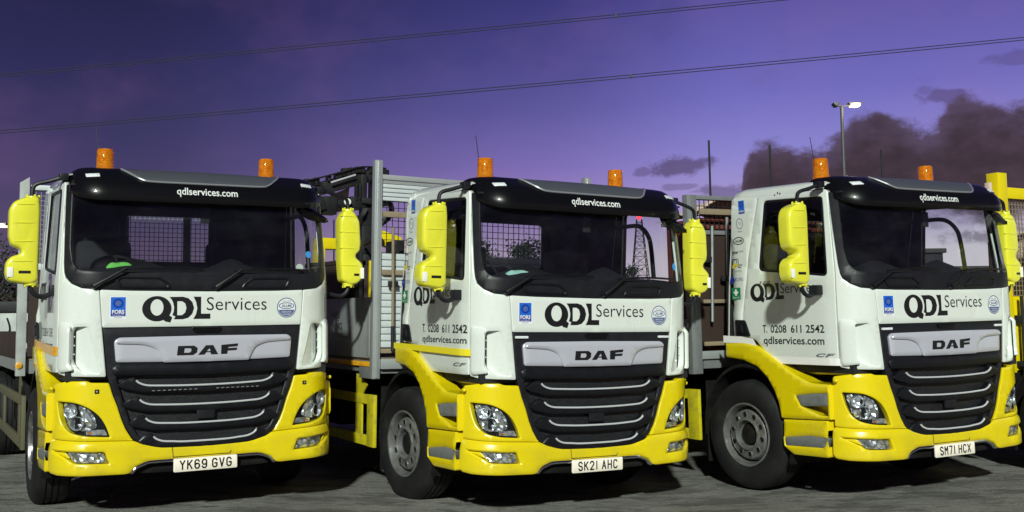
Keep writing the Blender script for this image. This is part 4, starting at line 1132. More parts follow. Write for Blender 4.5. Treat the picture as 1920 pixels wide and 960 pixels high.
# ------------------------------------------------------------------ lettering and stickers of each truck
def sub(parent, bm, name, mat, **k): return finish(bm, name, mat, parent, smoothf=False, **k)
def front_marks(t_, i):
    bm = bmesh.new(); qdl(bm, cabp, -.520, 1.600, .549 / 618, .0015)
    sub(t_, bm, 'logo_lettering', 'decal_black')
    bm = bmesh.new(); put2d(bm, text2d('Services', .515, None, -.004), cabp, -.002, 1.672, .0015)
    sub(t_, bm, 'services_lettering', 'decal_black')
    # tall blue sticker with the ring emblem
    x0, x1, z0, z1 = S(-.762), S(-.648), 1.612, 1.785
    bm = bmesh.new(); panel(bm, fillet([(x0 - .008, z0 - .006), (x1 + .008, z0 - .006), (x1 + .008, z1 + .006), (x0 - .008, z1 + .006)], .004), cabp, 0, 0, grid=.05, off=.0012)
    st_ = sub(t_, bm, 'accreditation_sticker', 'decal_white')
    bm = bmesh.new(); panel(bm, [(x0, z0 + .018), (x1, z0 + .018), (x1, z1), (x0, z1)], cabp, 0, 0, grid=.05, off=.002); sub(st_, bm, 'sticker_field', 'decal_blue')
    cx, cz = (x0 + x1) / 2, 1.735
    bm = bmesh.new(); poly2d(bm, ell(cx, cz, .040, .038), cabp, .003, holes=[ell(cx, cz, .027, .025)])
    poly2d(bm, [(x0 + .004, z0 + .020), (x1 - .004, z0 + .020), (x1 - .004, z0 + .062), (x0 + .004, z0 + .062)], cabp, .0027)
    put2d(bm, text2d('fleet operator', .060, .010), cabp, cx - .030, z0 + .002, .003)
    sub(st_, bm, 'sticker_emblem', 'decal_navy')
    bm = bmesh.new(); poly2d(bm, ell(cx, cz, .019, .018), cabp, .003); sub(st_, bm, 'sticker_centre', 'decal_indigo')
    bm = bmesh.new(); put2d(bm, text2d('FORS', .094, .032, .03), cabp, x0 + .010, z0 + .038, .0035); put2d(bm, text2d('FLEET OPERATOR', .09, .008), cabp, x0 + .012, z0 + .024, .0035)
    sub(st_, bm, 'sticker_lettering', 'decal_white')
    # round sticker
    cx, cz, r_ = S(.692), 1.690, .088
    bm = bmesh.new(); poly2d(bm, ell(cx, cz, r_, r_, 40), cabp, .0012); rs = sub(t_, bm, 'round_sticker', 'decal_white')
    bm = bmesh.new(); poly2d(bm, ell(cx, cz, r_ * .99, r_ * .99, 40), cabp, .002, holes=[ell(cx, cz, r_ * .90, r_ * .90, 40)])
    poly2d(bm, ell(cx, cz + .016, .070, .029), cabp, .002, holes=[ell(cx, cz + .016, .062, .022)])
    put2d(bm, text2d('ALLMI', .088, .024, .03), cabp, cx - .044, cz + .004, .0024)
    put2d(bm, text2d('LORRY LOADER', .08, .009), cabp, cx - .04, cz + .052, .0024)
    seg = [(cx + r_ * .86 * math.cos(a), cz + r_ * .86 * math.sin(a)) for a in [math.pi + .26 + k * (math.pi - .52) / 12 for k in range(13)]]
    poly2d(bm, seg, cabp, .002); sub(rs, bm, 'sticker_emblem', 'decal_indigo')
    bm = bmesh.new(); put2d(bm, text2d('OPERATOR', .09, .012), cabp, cx - .045, cz - .044, .003); put2d(bm, text2d('TRAINED', .07, .011), cabp, cx - .035, cz - .063, .003)
    sub(rs, bm, 'sticker_lettering', 'decal_white')
front_marks_done = [front_marks(t_, i) for i, t_ in enumerate(trucks[:3])]

PL = ['YK69 GVG', 'SK21 AHC', 'SM71 HCX']
for t_, s_ in zip(trucks, PL):
    p = kids(t_, 'number_plate')[0]; bm = bmesh.new()
    wd = {'1': .026}; x = 0; tot = sum(.026 if c == ' ' else wd.get(c, .046) + .013 for c in s_) - .013
    x = -tot / 2
    for c in s_:
        if c == ' ': x += .026; continue
        w_ = wd.get(c, .046) - (.012 if c != '1' else 0)
        mp = (lambda x0, w0: lambda a, b, o: Vector((x0 + a * w0, -.0195 - o, .376 + b / 1.6 * .066)))(x + .006 if c != '1' else x - .003, w_ if c != '1' else .026)
        ln = GL[c]
        strokes_scaled = [[(a, b) for a, b in q] for q in ln]
        # stroke in real metres so that the pen keeps its width
        strokes(bm, [[(x + .006 + a * w_ if c != '1' else x + .013, .376 + b / 1.6 * .066) for a, b in q] for q in ln], mapy(-.0195), .0115, 0.)
        x += wd.get(c, .046) + .013
    sub(p, bm, 'plate_lettering', 'decal_black')

def sY(y, z=1.5): return SY(y, z)
def door_marks(t_, i):
    bm = bmesh.new(); k = .452 / 618
    qdl(bm, cabp, sY(1.275, 1.85), 1.785, k, .0065); sub(t_, bm, 'logo_lettering', 'decal_black')
    bm = bmesh.new(); put2d(bm, text2d('Services', .44, None, -.004), cabp, sY(.865, 1.85), 1.838, .0065); sub(t_, bm, 'services_lettering', 'decal_black')
    y1, z1, w1, z2, h2 = ((1.078, 1.533, .845, 1.428, .076) if i == 1 else (1.125, 1.478, .785, 1.352, .092))
    bm = bmesh.new(); bm.free()
    for wd_, a0, a1 in (('T.', 0., .075), ('0208', .135, .40), ('611', .475, .645), ('2542', .715, 1.)):
        bm = bmesh.new(); put2d(bm, text2d(wd_, w1 * (a1 - a0), .072, .014), cabp, sY(y1) + w1 * a0, z1 - .005 * w1 * a0, .0065, sk=-.005); sub(t_, bm, 'phone_lettering', 'decal_black')
    bm = bmesh.new()
    put2d(bm, text2d('qdlservices.com', w1 * .985, h2, .012), cabp, sY(y1 - .005), z2, .0065, sk=-.005); sub(t_, bm, 'web_lettering', 'decal_black')
    bm = bmesh.new(); put2d(bm, text2d('CF', .215, .032, .04, .35, 1.2), cabp, sY(.455), 1.252 if i == 1 else 1.262, .0065); sub(t_, bm, 'model_badge', 'decal_grey')
    if i == 2:
        bm = bmesh.new(); put2d(bm, text2d('320', .165, .028, .03, .4, 1.2), cabp, sY(1.165, 1.9), 1.935, .0065); sub(t_, bm, 'power_badge', 'decal_grey')
    # column of stickers on the rear quarter
    def fr(y0, y1, z): return sY(y0, z), sY(y1, z)
    def sheet(q, mat, name='sticker', o=.0055, parent=t_):
        bm = bmesh.new(); poly2d(bm, q, cabp, o, grid=.06); return sub(parent, bm, name, mat)
    dy = -.03
    a, b = fr(1.470 + dy, 1.385 + dy, 2.7); s_ = sheet([(a, 2.635), (b, 2.635), (b, 2.765), (a, 2.765)], 'decal_blue')
    bm = bmesh.new(); poly2d(bm, ell((a + b) / 2, 2.728, .026, .026), cabp, .0065, holes=[ell((a + b) / 2, 2.728, .014, .014)]); poly2d(bm, [(a + .002, 2.637), (b - .002, 2.637), (b - .002, 2.672), (a + .002, 2.672)], cabp, .0062); sub(s_, bm, 'sticker_emblem', 'decal_navy')
    bm = bmesh.new(); put2d(bm, text2d('FORS', .066, .02, .03), cabp, a + .009, 2.648, .0072); sub(s_, bm, 'sticker_lettering', 'decal_white')
    a, b = fr(1.503 + dy, 1.405 + dy, 2.53); c = (a + b) / 2
    bm = bmesh.new(); poly2d(bm, ell(c, 2.54, .050, .054, 32), cabp, .0055, holes=[ell(c, 2.54, .043, .047, 32)]); put2d(bm, text2d('FTA', .05, .03, -.01), cabp, c - .025, 2.525, .0055); put2d(bm, text2d('Member', .07, .016), cabp, c - .035, 2.455, .0055)
    sub(t_, bm, 'sticker', 'decal_grey')
    a, b = fr(1.545 + dy, 1.395 + dy, 2.37); c = (a + b) / 2
    bm = bmesh.new(); poly2d(bm, ell(c, 2.372, .077, .038, 32), cabp, .0055, holes=[ell(c, 2.372, .067, .030, 32)]); put2d(bm, text2d('ALLMI', .10, .026, .03), cabp, c - .05, 2.359, .0055); sub(t_, bm, 'sticker', 'decal_black')
    a, b = fr(1.565 + dy, 1.400 + dy, 2.26)
    bm = bmesh.new(); put2d(bm, text2d('driver', .09, .036, .02), cabp, a, 2.245, .0055); s_ = sub(t_, bm, 'sticker', 'decal_black')
    bm = bmesh.new(); put2d(bm, text2d('cpc', .068, .024, .0), cabp, a + .098, 2.252, .0055); sub(s_, bm, 'sticker_lettering', 'decal_grey')
    a, b = fr(1.570 + dy, 1.420 + dy, 2.15)
    bm = bmesh.new(); strokes(bm, [[(a + .02, 2.135), (a + .02, 2.195), (a + .075, 2.195), (a + .075, 2.135)], [(a + .095, 2.20), (a + .095, 2.115), (a + .13, 2.108)]], cabp, .007, .0055)
    put2d(bm, text2d('GTG', .045, .022, .02), cabp, a + .105, 2.122, .0055); s_ = sub(t_, bm, 'sticker', 'decal_black')
    bm = bmesh.new(); poly2d(bm, ell(a + .022, 2.118, .017, .017, 16), cabp, .006); poly2d(bm, [(a + .008, 2.125), (a + .088, 2.125), (a + .088, 2.150), (a + .03, 2.155)], cabp, .0066); sub(s_, bm, 'sticker_emblem', 'decal_yellow')
    bm = bmesh.new(); put2d(bm, text2d('TRAINING', .12, .016), cabp, a + .015, 2.07, .0055); sub(s_, bm, 'sticker_lettering', 'decal_brown')
    a, b = fr(1.598 + dy, 1.410 + dy, 2.0)
    bm = bmesh.new(); poly2d(bm, ell(a + .033, 1.990, .033, .034), cabp, .0055, holes=[ell(a + .033, 1.990, .012, .012, 12)]); s_ = sub(t_, bm, 'sticker', 'decal_navy')
    bm = bmesh.new(); put2d(bm, text2d('FORS', .115, .034, .0), cabp, a + .074, 1.978, .0055); sub(s_, bm, 'sticker_lettering', 'decal_indigo')
    a, b = fr(1.575 + dy, 1.448 + dy, 1.86)
    s_ = sheet([(a, 1.800), (b, 1.800), (b, 1.915), (a, 1.915)], 'decal_green', 'first_aid_sticker'); c = (a + b) / 2
    bm = bmesh.new(); poly2d(bm, [(c - .012, 1.838), (c + .012, 1.838), (c + .012, 1.858), (c + .032, 1.858), (c + .032, 1.880), (c + .012, 1.880), (c + .012, 1.902), (c - .012, 1.902), (c - .012, 1.880), (c - .032, 1.880), (c - .032, 1.858), (c - .012, 1.858)], cabp, .0065)
    put2d(bm, text2d('first aid', .085, .018), cabp, c - .042, 1.812, .0065); sub(s_, bm, 'sticker_lettering', 'decal_white')
    # reflective stripe
    bm = bmesh.new()
    if i == 1:
        poly2d(bm, [(sY(1.672), 1.372), (sY(1.42), 1.370), (sY(.190), 1.342), (sY(.190), 1.398), (sY(1.42), 1.424), (sY(1.672), 1.428)], cabp, .0275, grid=.06)
        sub(t_, bm, 'reflective_stripe', 'reflex_yellow')
    else:
        poly2d(bm, [(sY(1.672), 1.383), (sY(1.36), 1.380), (sY(1.19), 1.352), (sY(1.24), 1.420), (sY(1.40), 1.442), (sY(1.672), 1.452)], cabp, .0275, grid=.06)
        poly2d(bm, [(sY(1.050), 1.262), (sY(.93), 1.195), (sY(.185), 1.190), (sY(.185), 1.250)], cabp, .008, grid=.06)
        sub(t_, bm, 'reflective_stripe', 'reflex_white')
for i in (1, 2): door_marks(trucks[i], i)
bm = bmesh.new(); put2d(bm, text2d('T. 0208 611 2542', .785, .072, -.002), cabp, sY(1.125), 1.478, .0065, sk=-.005); sub(trucks[0], bm, 'phone_lettering', 'decal_black'); bm = bmesh.new()
put2d(bm, text2d('qdlservices.com', .775, .092, -.002), cabp, sY(1.105), 1.352, .0065, sk=-.005); sub(trucks[0], bm, 'web_lettering', 'decal_black')
bm = bmesh.new(); qdl(bm, cabp, sY(1.275, 1.85), 1.785, .452 / 618, .0065); sub(trucks[0], bm, 'logo_lettering', 'decal_black')
bm = bmesh.new(); poly2d(bm, [(sY(1.672), 1.372), (sY(.190), 1.318), (sY(.190), 1.392), (sY(1.672), 1.446)], cabp, .008, grid=.06); sub(trucks[0], bm, 'reflective_stripe', 'reflex_amber')

# leftmost truck: sensors, light bar, sensor cap, stickers on the glass
t1 = trucks[0]
for sg in (-1, 1):
    bm = bmesh.new(); x = S(-.855) * (1 if sg < 0 else -1); z = 1.035
    panel(bm, fillet([(x - .016, z - .016), (x + .016, z - .016), (x + .016, z + .016), (x - .016, z + .016)], .004), cabp, .01, .002, grid=.03, off=.012)
    sn = finish(bm, 'proximity_sensor', 'gloss_black', t1)
    bm = bmesh.new(); poly2d(bm, ell(x, z, .008, .008, 12), cabp, .0135); sub(sn, bm, 'sensor_face', 'decal_brown')
for sg in (-1, 1):
    bm = bmesh.new()
    for k_ in range(9):
        x = sg * (.09 + k_ * .042); panel(bm, [(x - .012, 1.021), (x + .012, 1.021), (x + .012, 1.026), (x - .012, 1.026)], cabp, .006, .001, grid=.03, off=.030)
    finish(bm, 'light_bar', 'panel_grey', t1)
for t_ in (trucks[0], trucks[1], trucks[2]):
    bm = bmesh.new(); panel(bm, fillet([(-.13, 1.528), (.13, 1.528), (.10, 1.487), (-.10, 1.487)], .015), cabp, .02, .006, grid=.06, off=.012); finish(bm, 'sensor_cover', 'gloss_black', t_)
    bm = bmesh.new(); box(bm, (-.075, -.004, .775), (.075, .02, .865), .008); finish(bm, 'radar_cover', 'black_plastic', t_)
for t_ in trucks[1:3]:
    for sg in (-1, 1):
        bm = bmesh.new(); a = S(-.74) * (1 if sg < 0 else -1); panel(bm, fillet([(a - .06, 1.488), (a + .06, 1.488), (a + .06, 1.508), (a - .06, 1.508)], .004), cabp, .015, .003, grid=.04, off=.012)
        finish(bm, 'grille_lamp', 'led_white', t_)
bm = bmesh.new(); poly2d(bm, ell(S(.905, 2.16), 2.16, .030, .030, 24), cabp, -.002); sub(t1, bm, 'windscreen_sticker', 'blue_disc')
bm = bmesh.new(); poly2d(bm, ell(S(.817, 2.04), 2.045, .034, .030, 24), cabp, -.002); sub(t1, bm, 'windscreen_sticker', 'pale_disc')
bm = bmesh.new(); poly2d(bm, ell(S(.900, 2.14), 2.135, .024, .034, 24), cabp, -.002); sub(trucks[1], bm, 'windscreen_sticker', 'blue_disc')
# small roof rivets on the third truck, body-coloured
bm = bmesh.new()
for y, z in ((.93, 2.765), (.86, 2.772), (.89, 2.782)): poly2d(bm, ell(sY(y, z), z, .008, .008, 10), cabp, .004)
sub(trucks[2], bm, 'roof_bolts', 'decal_black')

# ------------------------------------------------------------------ headboards and loads
def bed_of(t_): return kids(t_, 'load_bed')[0]
def netting(bm, x0, x1, z0, z1, y, st, r):
    n = int((x1 - x0) / st); m = int((z1 - z0) / st)
    for k_ in range(n + 1):
        x = x0 + (x1 - x0) * k_ / n; box(bm, (x - r, y - r, z0), (x + r, y + r, z1))
    for k_ in range(m + 1):
        z = z0 + (z1 - z0) * k_ / m; box(bm, (x0, y - r + .0005, z - r), (x1, y + r + .0005, z + r))
# truck 1 : white posts with netting
b = bed_of(trucks[0])
for sg in (-1, 1):
    bm = bmesh.new(); box(bm, (sg * 1.245 - .042, 1.965, 1.10), (sg * 1.245 + .042, 2.035, 2.985), .006)
    if sg < 0: 
        for v in bm.verts:
            if v.co.z > 2.9 and v.co.x < -1.245: v.co.z -= .05
    finish(bm, 'headboard_post', 'post_grey', b)
bm = bmesh.new(); box(bm, (-1.19, 1.97, 2.865), (1.19, 2.03, 2.915), .006); box(bm, (-1.19, 1.97, 2.10), (1.19, 2.03, 2.16), .006); finish(bm, 'headboard_rail', 'slat_white', b)
bm = bmesh.new(); netting(bm, -1.19, 1.19, 2.165, 2.86, 2.0, .045, .003); finish(bm, 'headboard_netting', 'panel_grey', b)
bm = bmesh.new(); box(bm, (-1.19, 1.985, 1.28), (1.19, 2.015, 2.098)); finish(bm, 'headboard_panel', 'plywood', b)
for x in (-.33, .27):
    bm = bmesh.new(); box(bm, (x - .035, 1.955, 2.165), (x + .035, 1.98, 2.86), .004); finish(bm, 'headboard_upright', 'dark_steel', b)
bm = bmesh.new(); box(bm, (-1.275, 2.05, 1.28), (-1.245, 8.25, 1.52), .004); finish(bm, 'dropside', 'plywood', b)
bm = bmesh.new(); lathe(bm, [(0, .03), (-.015, .03), (-.02, .02), (-.022, .001)], 'y', (-1.262, 1.965, 1.20), 14); finish(bm, 'side_marker', 'reflex_amber', b)

# truck 2 : aluminium slatted headboard, grey side panel, crane
t2 = trucks[1]; b = bed_of(t2)
for sg in (-1, 1):
    bm = bmesh.new(); box(bm, (sg * 1.235 - .04, 1.96, 1.07), (sg * 1.235 + .04, 2.04, 3.21), .008)
    box(bm, (sg * 1.235 - .012, 1.952, 1.08), (sg * 1.235 + .012, 1.961, 3.20)); finish(bm, 'headboard_post', 'aluminium', b)
bm = bmesh.new(); box(bm, (-1.194, 1.97, 3.022), (1.194, 2.03, 3.072), .006); box(bm, (-1.194, 1.985, 2.985), (1.194, 2.015, 3.021)); finish(bm, 'headboard_rail', 'aluminium', b)
def slats(z0, z1, n):
    bm = bmesh.new(); h_ = (z1 - z0) / n
    for k_ in range(n): box(bm, (-1.194, 1.985, z0 + k_ * h_ + .004), (1.194, 2.010, z0 + (k_ + 1) * h_ - .004), .004)
    box(bm, (-1.19, 2.012, z0), (1.19, 2.018, z1)); finish(bm, 'headboard_slats', 'slat_white', b)
slats(2.812, 2.984, 4); slats(1.37, 2.295, 14)
bm = bmesh.new(); netting(bm, -1.194, 1.194, 2.30, 2.81, 2.0, .062, .003); finish(bm, 'headboard_netting', 'dark_steel', b)
for z0, z1, m_ in ((2.648, 2.705, 'timber'), (2.080, 2.130, 'timber'), (1.318, 1.362, 'timber'), (1.165, 1.262, 'aluminium')):
    bm = bmesh.new(); box(bm, (-1.19, 1.945, z0), (1.19, 1.982, z1), .004); finish(bm, 'headboard_rail', m_, b)
bm = bmesh.new(); box(bm, (-1.265, 2.045, 1.268), (-1.240, 5.2, 1.862), .006); box(bm, (-1.272, 2.06, 1.29), (-1.264, 2.12, 1.85), .003)
dp = finish(bm, 'dropside', 'panel_grey', b)
def side_text(s_, y, z, w, h): 
    put2d(bm, text2d(s_, w, h, .02), lambda u, v, o: Vector((-1.266 - o, -u, v)), -y, z, .001)
bm = bmesh.new(); side_text('HIRE', 3.14, 1.655, .25, .075); sub(dp, bm, 'dropside_lettering', 'decal_black')
bm = bmesh.new(); side_text('NING', 3.12, 1.535, .29, .075); sub(dp, bm, 'dropside_lettering', 'decal_black')
bm = bmesh.new()
strokes(bm, [[(-3.14, 1.47), (-3.02, 1.455)], [(-2.93, 1.50), (-2.99, 1.50), (-2.995, 1.475), (-2.95, 1.475), (-2.94, 1.45), (-2.99, 1.435)], [(-2.89, 1.49), (-2.85, 1.50), (-2.83, 1.48), (-2.89, 1.44), (-2.80, 1.44), (-2.74, 1.46)]], lambda u, v, o: Vector((-1.266 - o, -u, v)), .012, .001)
sub(dp, bm, 'dropside_lettering', 'decal_grey')
bm = bmesh.new(); box(bm, (-1.268, 2.05, 1.186), (-1.246, 5.2, 1.232), .003); finish(bm, 'side_reflector', 'reflex_amber', b)
bm = bmesh.new(); box(bm, (-1.268, 2.05, 1.07), (-1.246, 2.32, 1.18), .003); finish(bm, 'side_bracket', 'galvanised', b)
# crane
cr = empty('crane', (0, 0, 0)); cr.parent = t2
def cpart(fn, name, mat):
    bm = bmesh.new(); fn(bm); return finish(bm, name, mat, cr)
cpart(lambda bm: (box(bm, (-.44, 4.35, 1.28), (-.18, 4.75, 2.44), .02), box(bm, (-.45, 4.38, 2.44), (-.20, 4.7, 2.79), .03), bar(bm, (-.36, 4.5, 2.78), (-.36, 4.5, 3.10), .13, .16, (0, 1, 0), .02),
    box(bm, (-.47, 4.35, 3.05), (-.25, 4.65, 3.13), .02), box(bm, (-.05, 4.3, 2.10), (.08, 4.6, 2.62), .02)), 'crane_column', 'crane_black')
cpart(lambda bm: (bar(bm, (-1.9, 4.5, 2.93), (-.93, 4.5, 3.225), .16, .16, (0, 1, 0), .015), bar(bm, (-.96, 4.5, 3.215), (-.30, 4.5, 3.43), .16, .13, (0, 1, 0), .015), box(bm, (-.47, 4.38, 3.12), (-.39, 4.62, 3.42), .01), box(bm, (-.29, 4.38, 3.05), (-.10, 4.62, 3.50), .015),
    box(bm, (-.39, 4.42, 3.36), (-.28, 4.6, 3.47), .01)), 'crane_boom', 'crane_black')
cpart(lambda bm: (bar(bm, (-2.0, 4.44, 2.72), (-.94, 4.44, 3.03), .16, .22, (0, 1, 0), .015), bar(bm, (-.98, 4.44, 2.985), (-.45, 4.44, 3.055), .14, .10, (0, 1, 0), .01), box(bm, (-.96, 4.36, 2.90), (-.78, 4.52, 3.12), .015), box(bm, (-.60, 4.38, 3.0), (-.40, 4.54, 3.14), .015)), 'crane_jib', 'crane_black')
def clutter(bm):
    rnd = random.Random(5)
    for k_ in range(34):
        t = rnd.random(); x = -1.5 + 1.35 * t; z = 3.12 + .37 * min(1, (t * 1.35)); s_ = rnd.uniform(.015, .045)
        box(bm, (x - s_, 4.40, z - .05), (x + s_, 4.5, z + s_ * rnd.uniform(.5, 1.6)), .004)
    tube(bm, curve_pts([(-1.9, 4.40, 3.12), (-1.2, 4.39, 3.28), (-.8, 4.38, 3.40), (-.5, 4.39, 3.50), (-.3, 4.40, 3.52)], 6), .012, 6)
    for k_ in range(5):
        x = -.52 + .012 * k_; tube(bm, curve_pts([(x - .25, 4.36, 3.03), (x - .12, 4.34, 2.92 - .02 * k_), (x + .02, 4.35, 2.90), (x + .08, 4.37, 3.0)], 5), .010, 6)
    box(bm, (-.50, 4.36, 3.10), (-.475, 4.40, 3.30), .004); box(bm, (-.545, 4.36, 3.09), (-.525, 4.40, 3.29), .004)
    box(bm, (-.41, 4.33, 2.60), (-.385, 4.36, 2.64)); lathe(bm, [(4.34, .03), (4.33, .03), (4.325, .001)], 'y', (-.33, 0, 2.60), 10)
cpart(clutter, 'crane_fittings', 'crane_black')
def hoses(bm):
    for k_ in range(5):
        y = 2.5 + .05 * k_; tube(bm, curve_pts([(-.98, y, 2.92), (-.90 + .015 * k_, y, 2.88), (-.85 + .012 * k_, y, 2.80), (-.88, y, 2.70), (-.97, y, 2.62)], 6), .013, 6)
    tube(bm, [(-1.02, 2.55, 3.0), (-.98, 2.55, 2.92), (-1.0, 2.6, 2.6), (-.75, 3.2, 2.55), (-.45, 4.3, 2.55)], .02, 6)
cpart(hoses, 'crane_hose', 'crane_black')
cpart(lambda bm: bar(bm, (-.868, 4.36, 3.285), (-.552, 4.36, 3.402), .02, .022, (0, 1, 0), .006), 'crane_ram', 'bright_trim')
def yarch(bm):
    box(bm, (-.93, 4.6, 2.50), (-.46, 4.8, 2.64), .02); box(bm, (-.93, 4.6, 1.28), (-.83, 4.8, 2.52), .02)
    bar(bm, (-.09, 4.7, 2.68), (.17, 4.7, 2.60), .18, .13, (0, 1, 0), .015); box(bm, (.09, 4.6, 1.28), (.18, 4.8, 2.58), .015)
cpart(yarch, 'crane_frame', 'yellow_paint')
cpart(lambda bm: panel(bm, [(-.775, 3.165), (-.53, 3.275), (-.545, 3.085), (-.72, 3.105)], mapy(4.62), .02, .004, grid=.2), 'glare_plate', 'cream_sheet')  # pale plate added to stand in for lamp glare between the booms
cpart(lambda bm: (lathe(bm, [(0, .02), (-.03, .045), (-.045, .04), (-.046, .001)], 'y', (-.67, 4.34, 3.058), 16)), 'work_lamp', 'reflex_white')

# truck 3 : grey frame, plywood inside
t3 = trucks[2]; b = bed_of(t3)
for sg in (-1, 1):
    bm = bmesh.new(); box(bm, (sg * 1.275 - .062, 1.96, 1.07), (sg * 1.275 + .062, 2.04, 2.885), .006); box(bm, (sg * 1.275 - .02, 1.952, 1.1), (sg * 1.275 - .012, 1.961, 2.88)); finish(bm, 'headboard_post', 'galvanised', b)
for z0, z1, m_ in ((2.842, 2.885, 'galvanised'), (2.482, 2.525, 'galvanised'), (1.215, 1.295, 'aluminium')):
    bm = bmesh.new(); box(bm, (-1.21, 1.97, z0), (1.21, 2.03, z1), .004); finish(bm, 'headboard_rail', m_, b)
for z0, z1 in ((2.685, 2.745), (1.778, 1.816), (1.348, 1.390)):
    bm = bmesh.new(); box(bm, (-1.19, 1.935, z0), (1.19, 1.968, z1), .006); finish(bm, 'headboard_rail', 'timber', b)
bm = bmesh.new(); netting(bm, -1.21, 1.21, 2.527, 2.84, 2.0, .062, .0035); finish(bm, 'headboard_netting', 'dark_steel', b)
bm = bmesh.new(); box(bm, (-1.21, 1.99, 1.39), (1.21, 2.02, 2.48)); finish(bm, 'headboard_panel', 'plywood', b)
bm = bmesh.new(); box(bm, (-1.275, 2.05, 1.28), (-1.245, 8.2, 1.62), .004); finish(bm, 'dropside', 'panel_grey', b)

# truck 4 : all-yellow caged headboard
t4 = trucks[3]; b = bed_of(t4)
for sg in (-1, 1):
    bm = bmesh.new(); box(bm, (sg * 1.212 - .076, 1.93, 1.0), (sg * 1.212 + .076, 2.07, 3.11), .008); finish(bm, 'headboard_post', 'yellow_paint', b)
bm = bmesh.new(); box(bm, (-1.134, 1.95, 2.842), (1.134, 2.05, 2.962), .008); finish(bm, 'headboard_rail', 'yellow_paint', b)
bm = bmesh.new(); netting(bm, -1.134, 1.134, 1.81, 2.838, 2.0, .05, .004); finish(bm, 'headboard_netting', 'timber', b)
bm = bmesh.new(); box(bm, (-1.134, 1.97, 1.02), (1.134, 2.03, 1.80), .008); finish(bm, 'headboard_panel', 'yellow_paint', b)
for z0, z1 in ((1.52, 1.60), (1.06, 1.12)):
    bm = bmesh.new(); box(bm, (-1.10, 1.90, z0), (1.10, 1.966, z1), .01); finish(bm, 'headboard_rail', 'dark_steel', b)
bm = bmesh.new(); tube(bm, [(-1.06, 1.89, 1.0), (-1.06, 1.89, 1.80)], .02, 8); finish(bm, 'headboard_strut', 'dark_steel', b)
bm = bmesh.new(); box(bm, (-1.29, 2.08, 1.28), (-1.26, 8.2, 2.0), .006); finish(bm, 'dropside', 'yellow_paint', b)
bm = bmesh.new(); box(bm, (-1.385, 1.96, 2.0), (-1.345, 2.02, 3.0), .004); box(bm, (-1.36, 1.97, 2.0), (-1.28, 2.01, 2.05)); finish(bm, 'reflector_strip', 'cream_sheet', b)

# ------------------------------------------------------------------ loose things on the trucks
def thing(bm, name, mat, label, cat, M=None, group=None, **k):
    o = finish(bm, name, mat, None, **k)
    if M is not None: o.matrix_world = M
    return tag(o, label, cat, group)
def based(M, p): return M @ Matrix.Translation(p)
def pole_thing(M, x, z0, z1, dy, label, r=.016, grip=None):
    e = empty('wooden_pole', (0, 0, 0)); e.matrix_world = based(M, (x, 1.915, z0)); tag(e, label, 'pole')
    bm = bmesh.new(); tube(bm, [(0, 0, 0), (dy, .01, (z1 - z0))], r, 10); finish(bm, 'shaft', 'galvanised' if grip is None else 'timber', e)
    if grip:
        bm = bmesh.new(); tube(bm, [(0, 0, -.02), (dy * .3, .004, grip)], r * 1.25, 10); finish(bm, 'sleeve', 'dark_steel', e)
    bm = bmesh.new(); box(bm, (-.05, -.004, .60), (.05, .03, .66), .006); finish(bm, 'bracket', 'dark_steel', e)
pole_thing(TM[1], -1.085, 1.36, 2.545, -.008, 'thin wooden pole with a dark lower sleeve strapped upright to the slatted white headboard', .015, .22)
pole_thing(TM[2], -1.107, 1.59, 2.565, .054, 'shorter of the two thin poles standing against the brown plywood headboard', .016)
pole_thing(TM[2], -.905, 1.40, 2.66, .05, 'taller of the two thin poles standing against the brown plywood headboard', .016)
e = empty('load_stack', (0, 0, 0)); e.matrix_world = based(TM[1], (-.62, 3.6, 1.28)); tag(e, 'dark brown stacked load behind the grey side panel, below the crane', 'load')
bm = bmesh.new(); box(bm, (-.55, -.5, 0), (.30, 1.0, .96), .03); finish(bm, 'crate', 'plywood', e)
bm = bmesh.new()
for x in (-.50, -.36, -.2, .12): box(bm, (x - .02, -.56, .02), (x + .02, -.50, 1.12), .004)
finish(bm, 'stake', 'dark_steel', e)
bm = bmesh.new(); rnd = random.Random(9)
for k_ in range(16): bar(bm, (-.5 + .05 * k_, -.45 + .05 * rnd.random(), .98 + .02 * rnd.random()), (-.48 + .05 * k_, .9, .99 + .05 * rnd.random()), .045, .045, bev=.004)
finish(bm, 'timbers', 'plywood', e); bm = bmesh.new(); box(bm, (-.28, -.60, .02), (-.24, -.565, 1.0), .006); finish(bm, 'marker_strip', 'yellow_paint', e)
# rust-red box and an added cream sheet standing in for lamp glare, on the third truck's bed
e = empty('load_box', (0, 0, 0)); e.matrix_world = based(TM[2], (-.22, 2.75, 1.28)); tag(e, 'rust red steel load box standing behind the grey meshed headboard', 'box')
bm = bmesh.new(); box(bm, (-.72, -.5, 0), (1.2, .1, 1.36), .02)
for x in (-.7, -.2, .3, .8): box(bm, (x - .03, -.53, .02), (x + .03, -.499, 1.34), .004)
finish(bm, 'wall', 'rust_red', e)
bm = bmesh.new(); box(bm, (-.76, -.54, 1.361), (1.24, .14, 1.40), .01); finish(bm, 'rim', 'rust_red', e)
bm = bmesh.new(); n = 26; rnd = random.Random(3); rows = []
for j in range(n):
    row = []
    for i in range(n):
        u, v = i / (n - 1), j / (n - 1); x = -.80 + .95 * u; y = -.58 + .74 * v
        h_ = .03 + .20 * max(0, math.sin(math.pi * min(1, u * 1.15))) * (.55 + .45 * math.sin(3.1 * v + 1.2 * math.sin(5 * u))) + .025 * math.sin(9 * u + 4 * v) + rnd.uniform(-.01, .01)
        row.append(bm.verts.new((x, y, 1.40 + max(.006, h_))))
    rows.append(row)
for j in range(n - 1):
    for i in range(n - 1): bm.faces.new((rows[j][i], rows[j][i + 1], rows[j + 1][i + 1], rows[j + 1][i]))
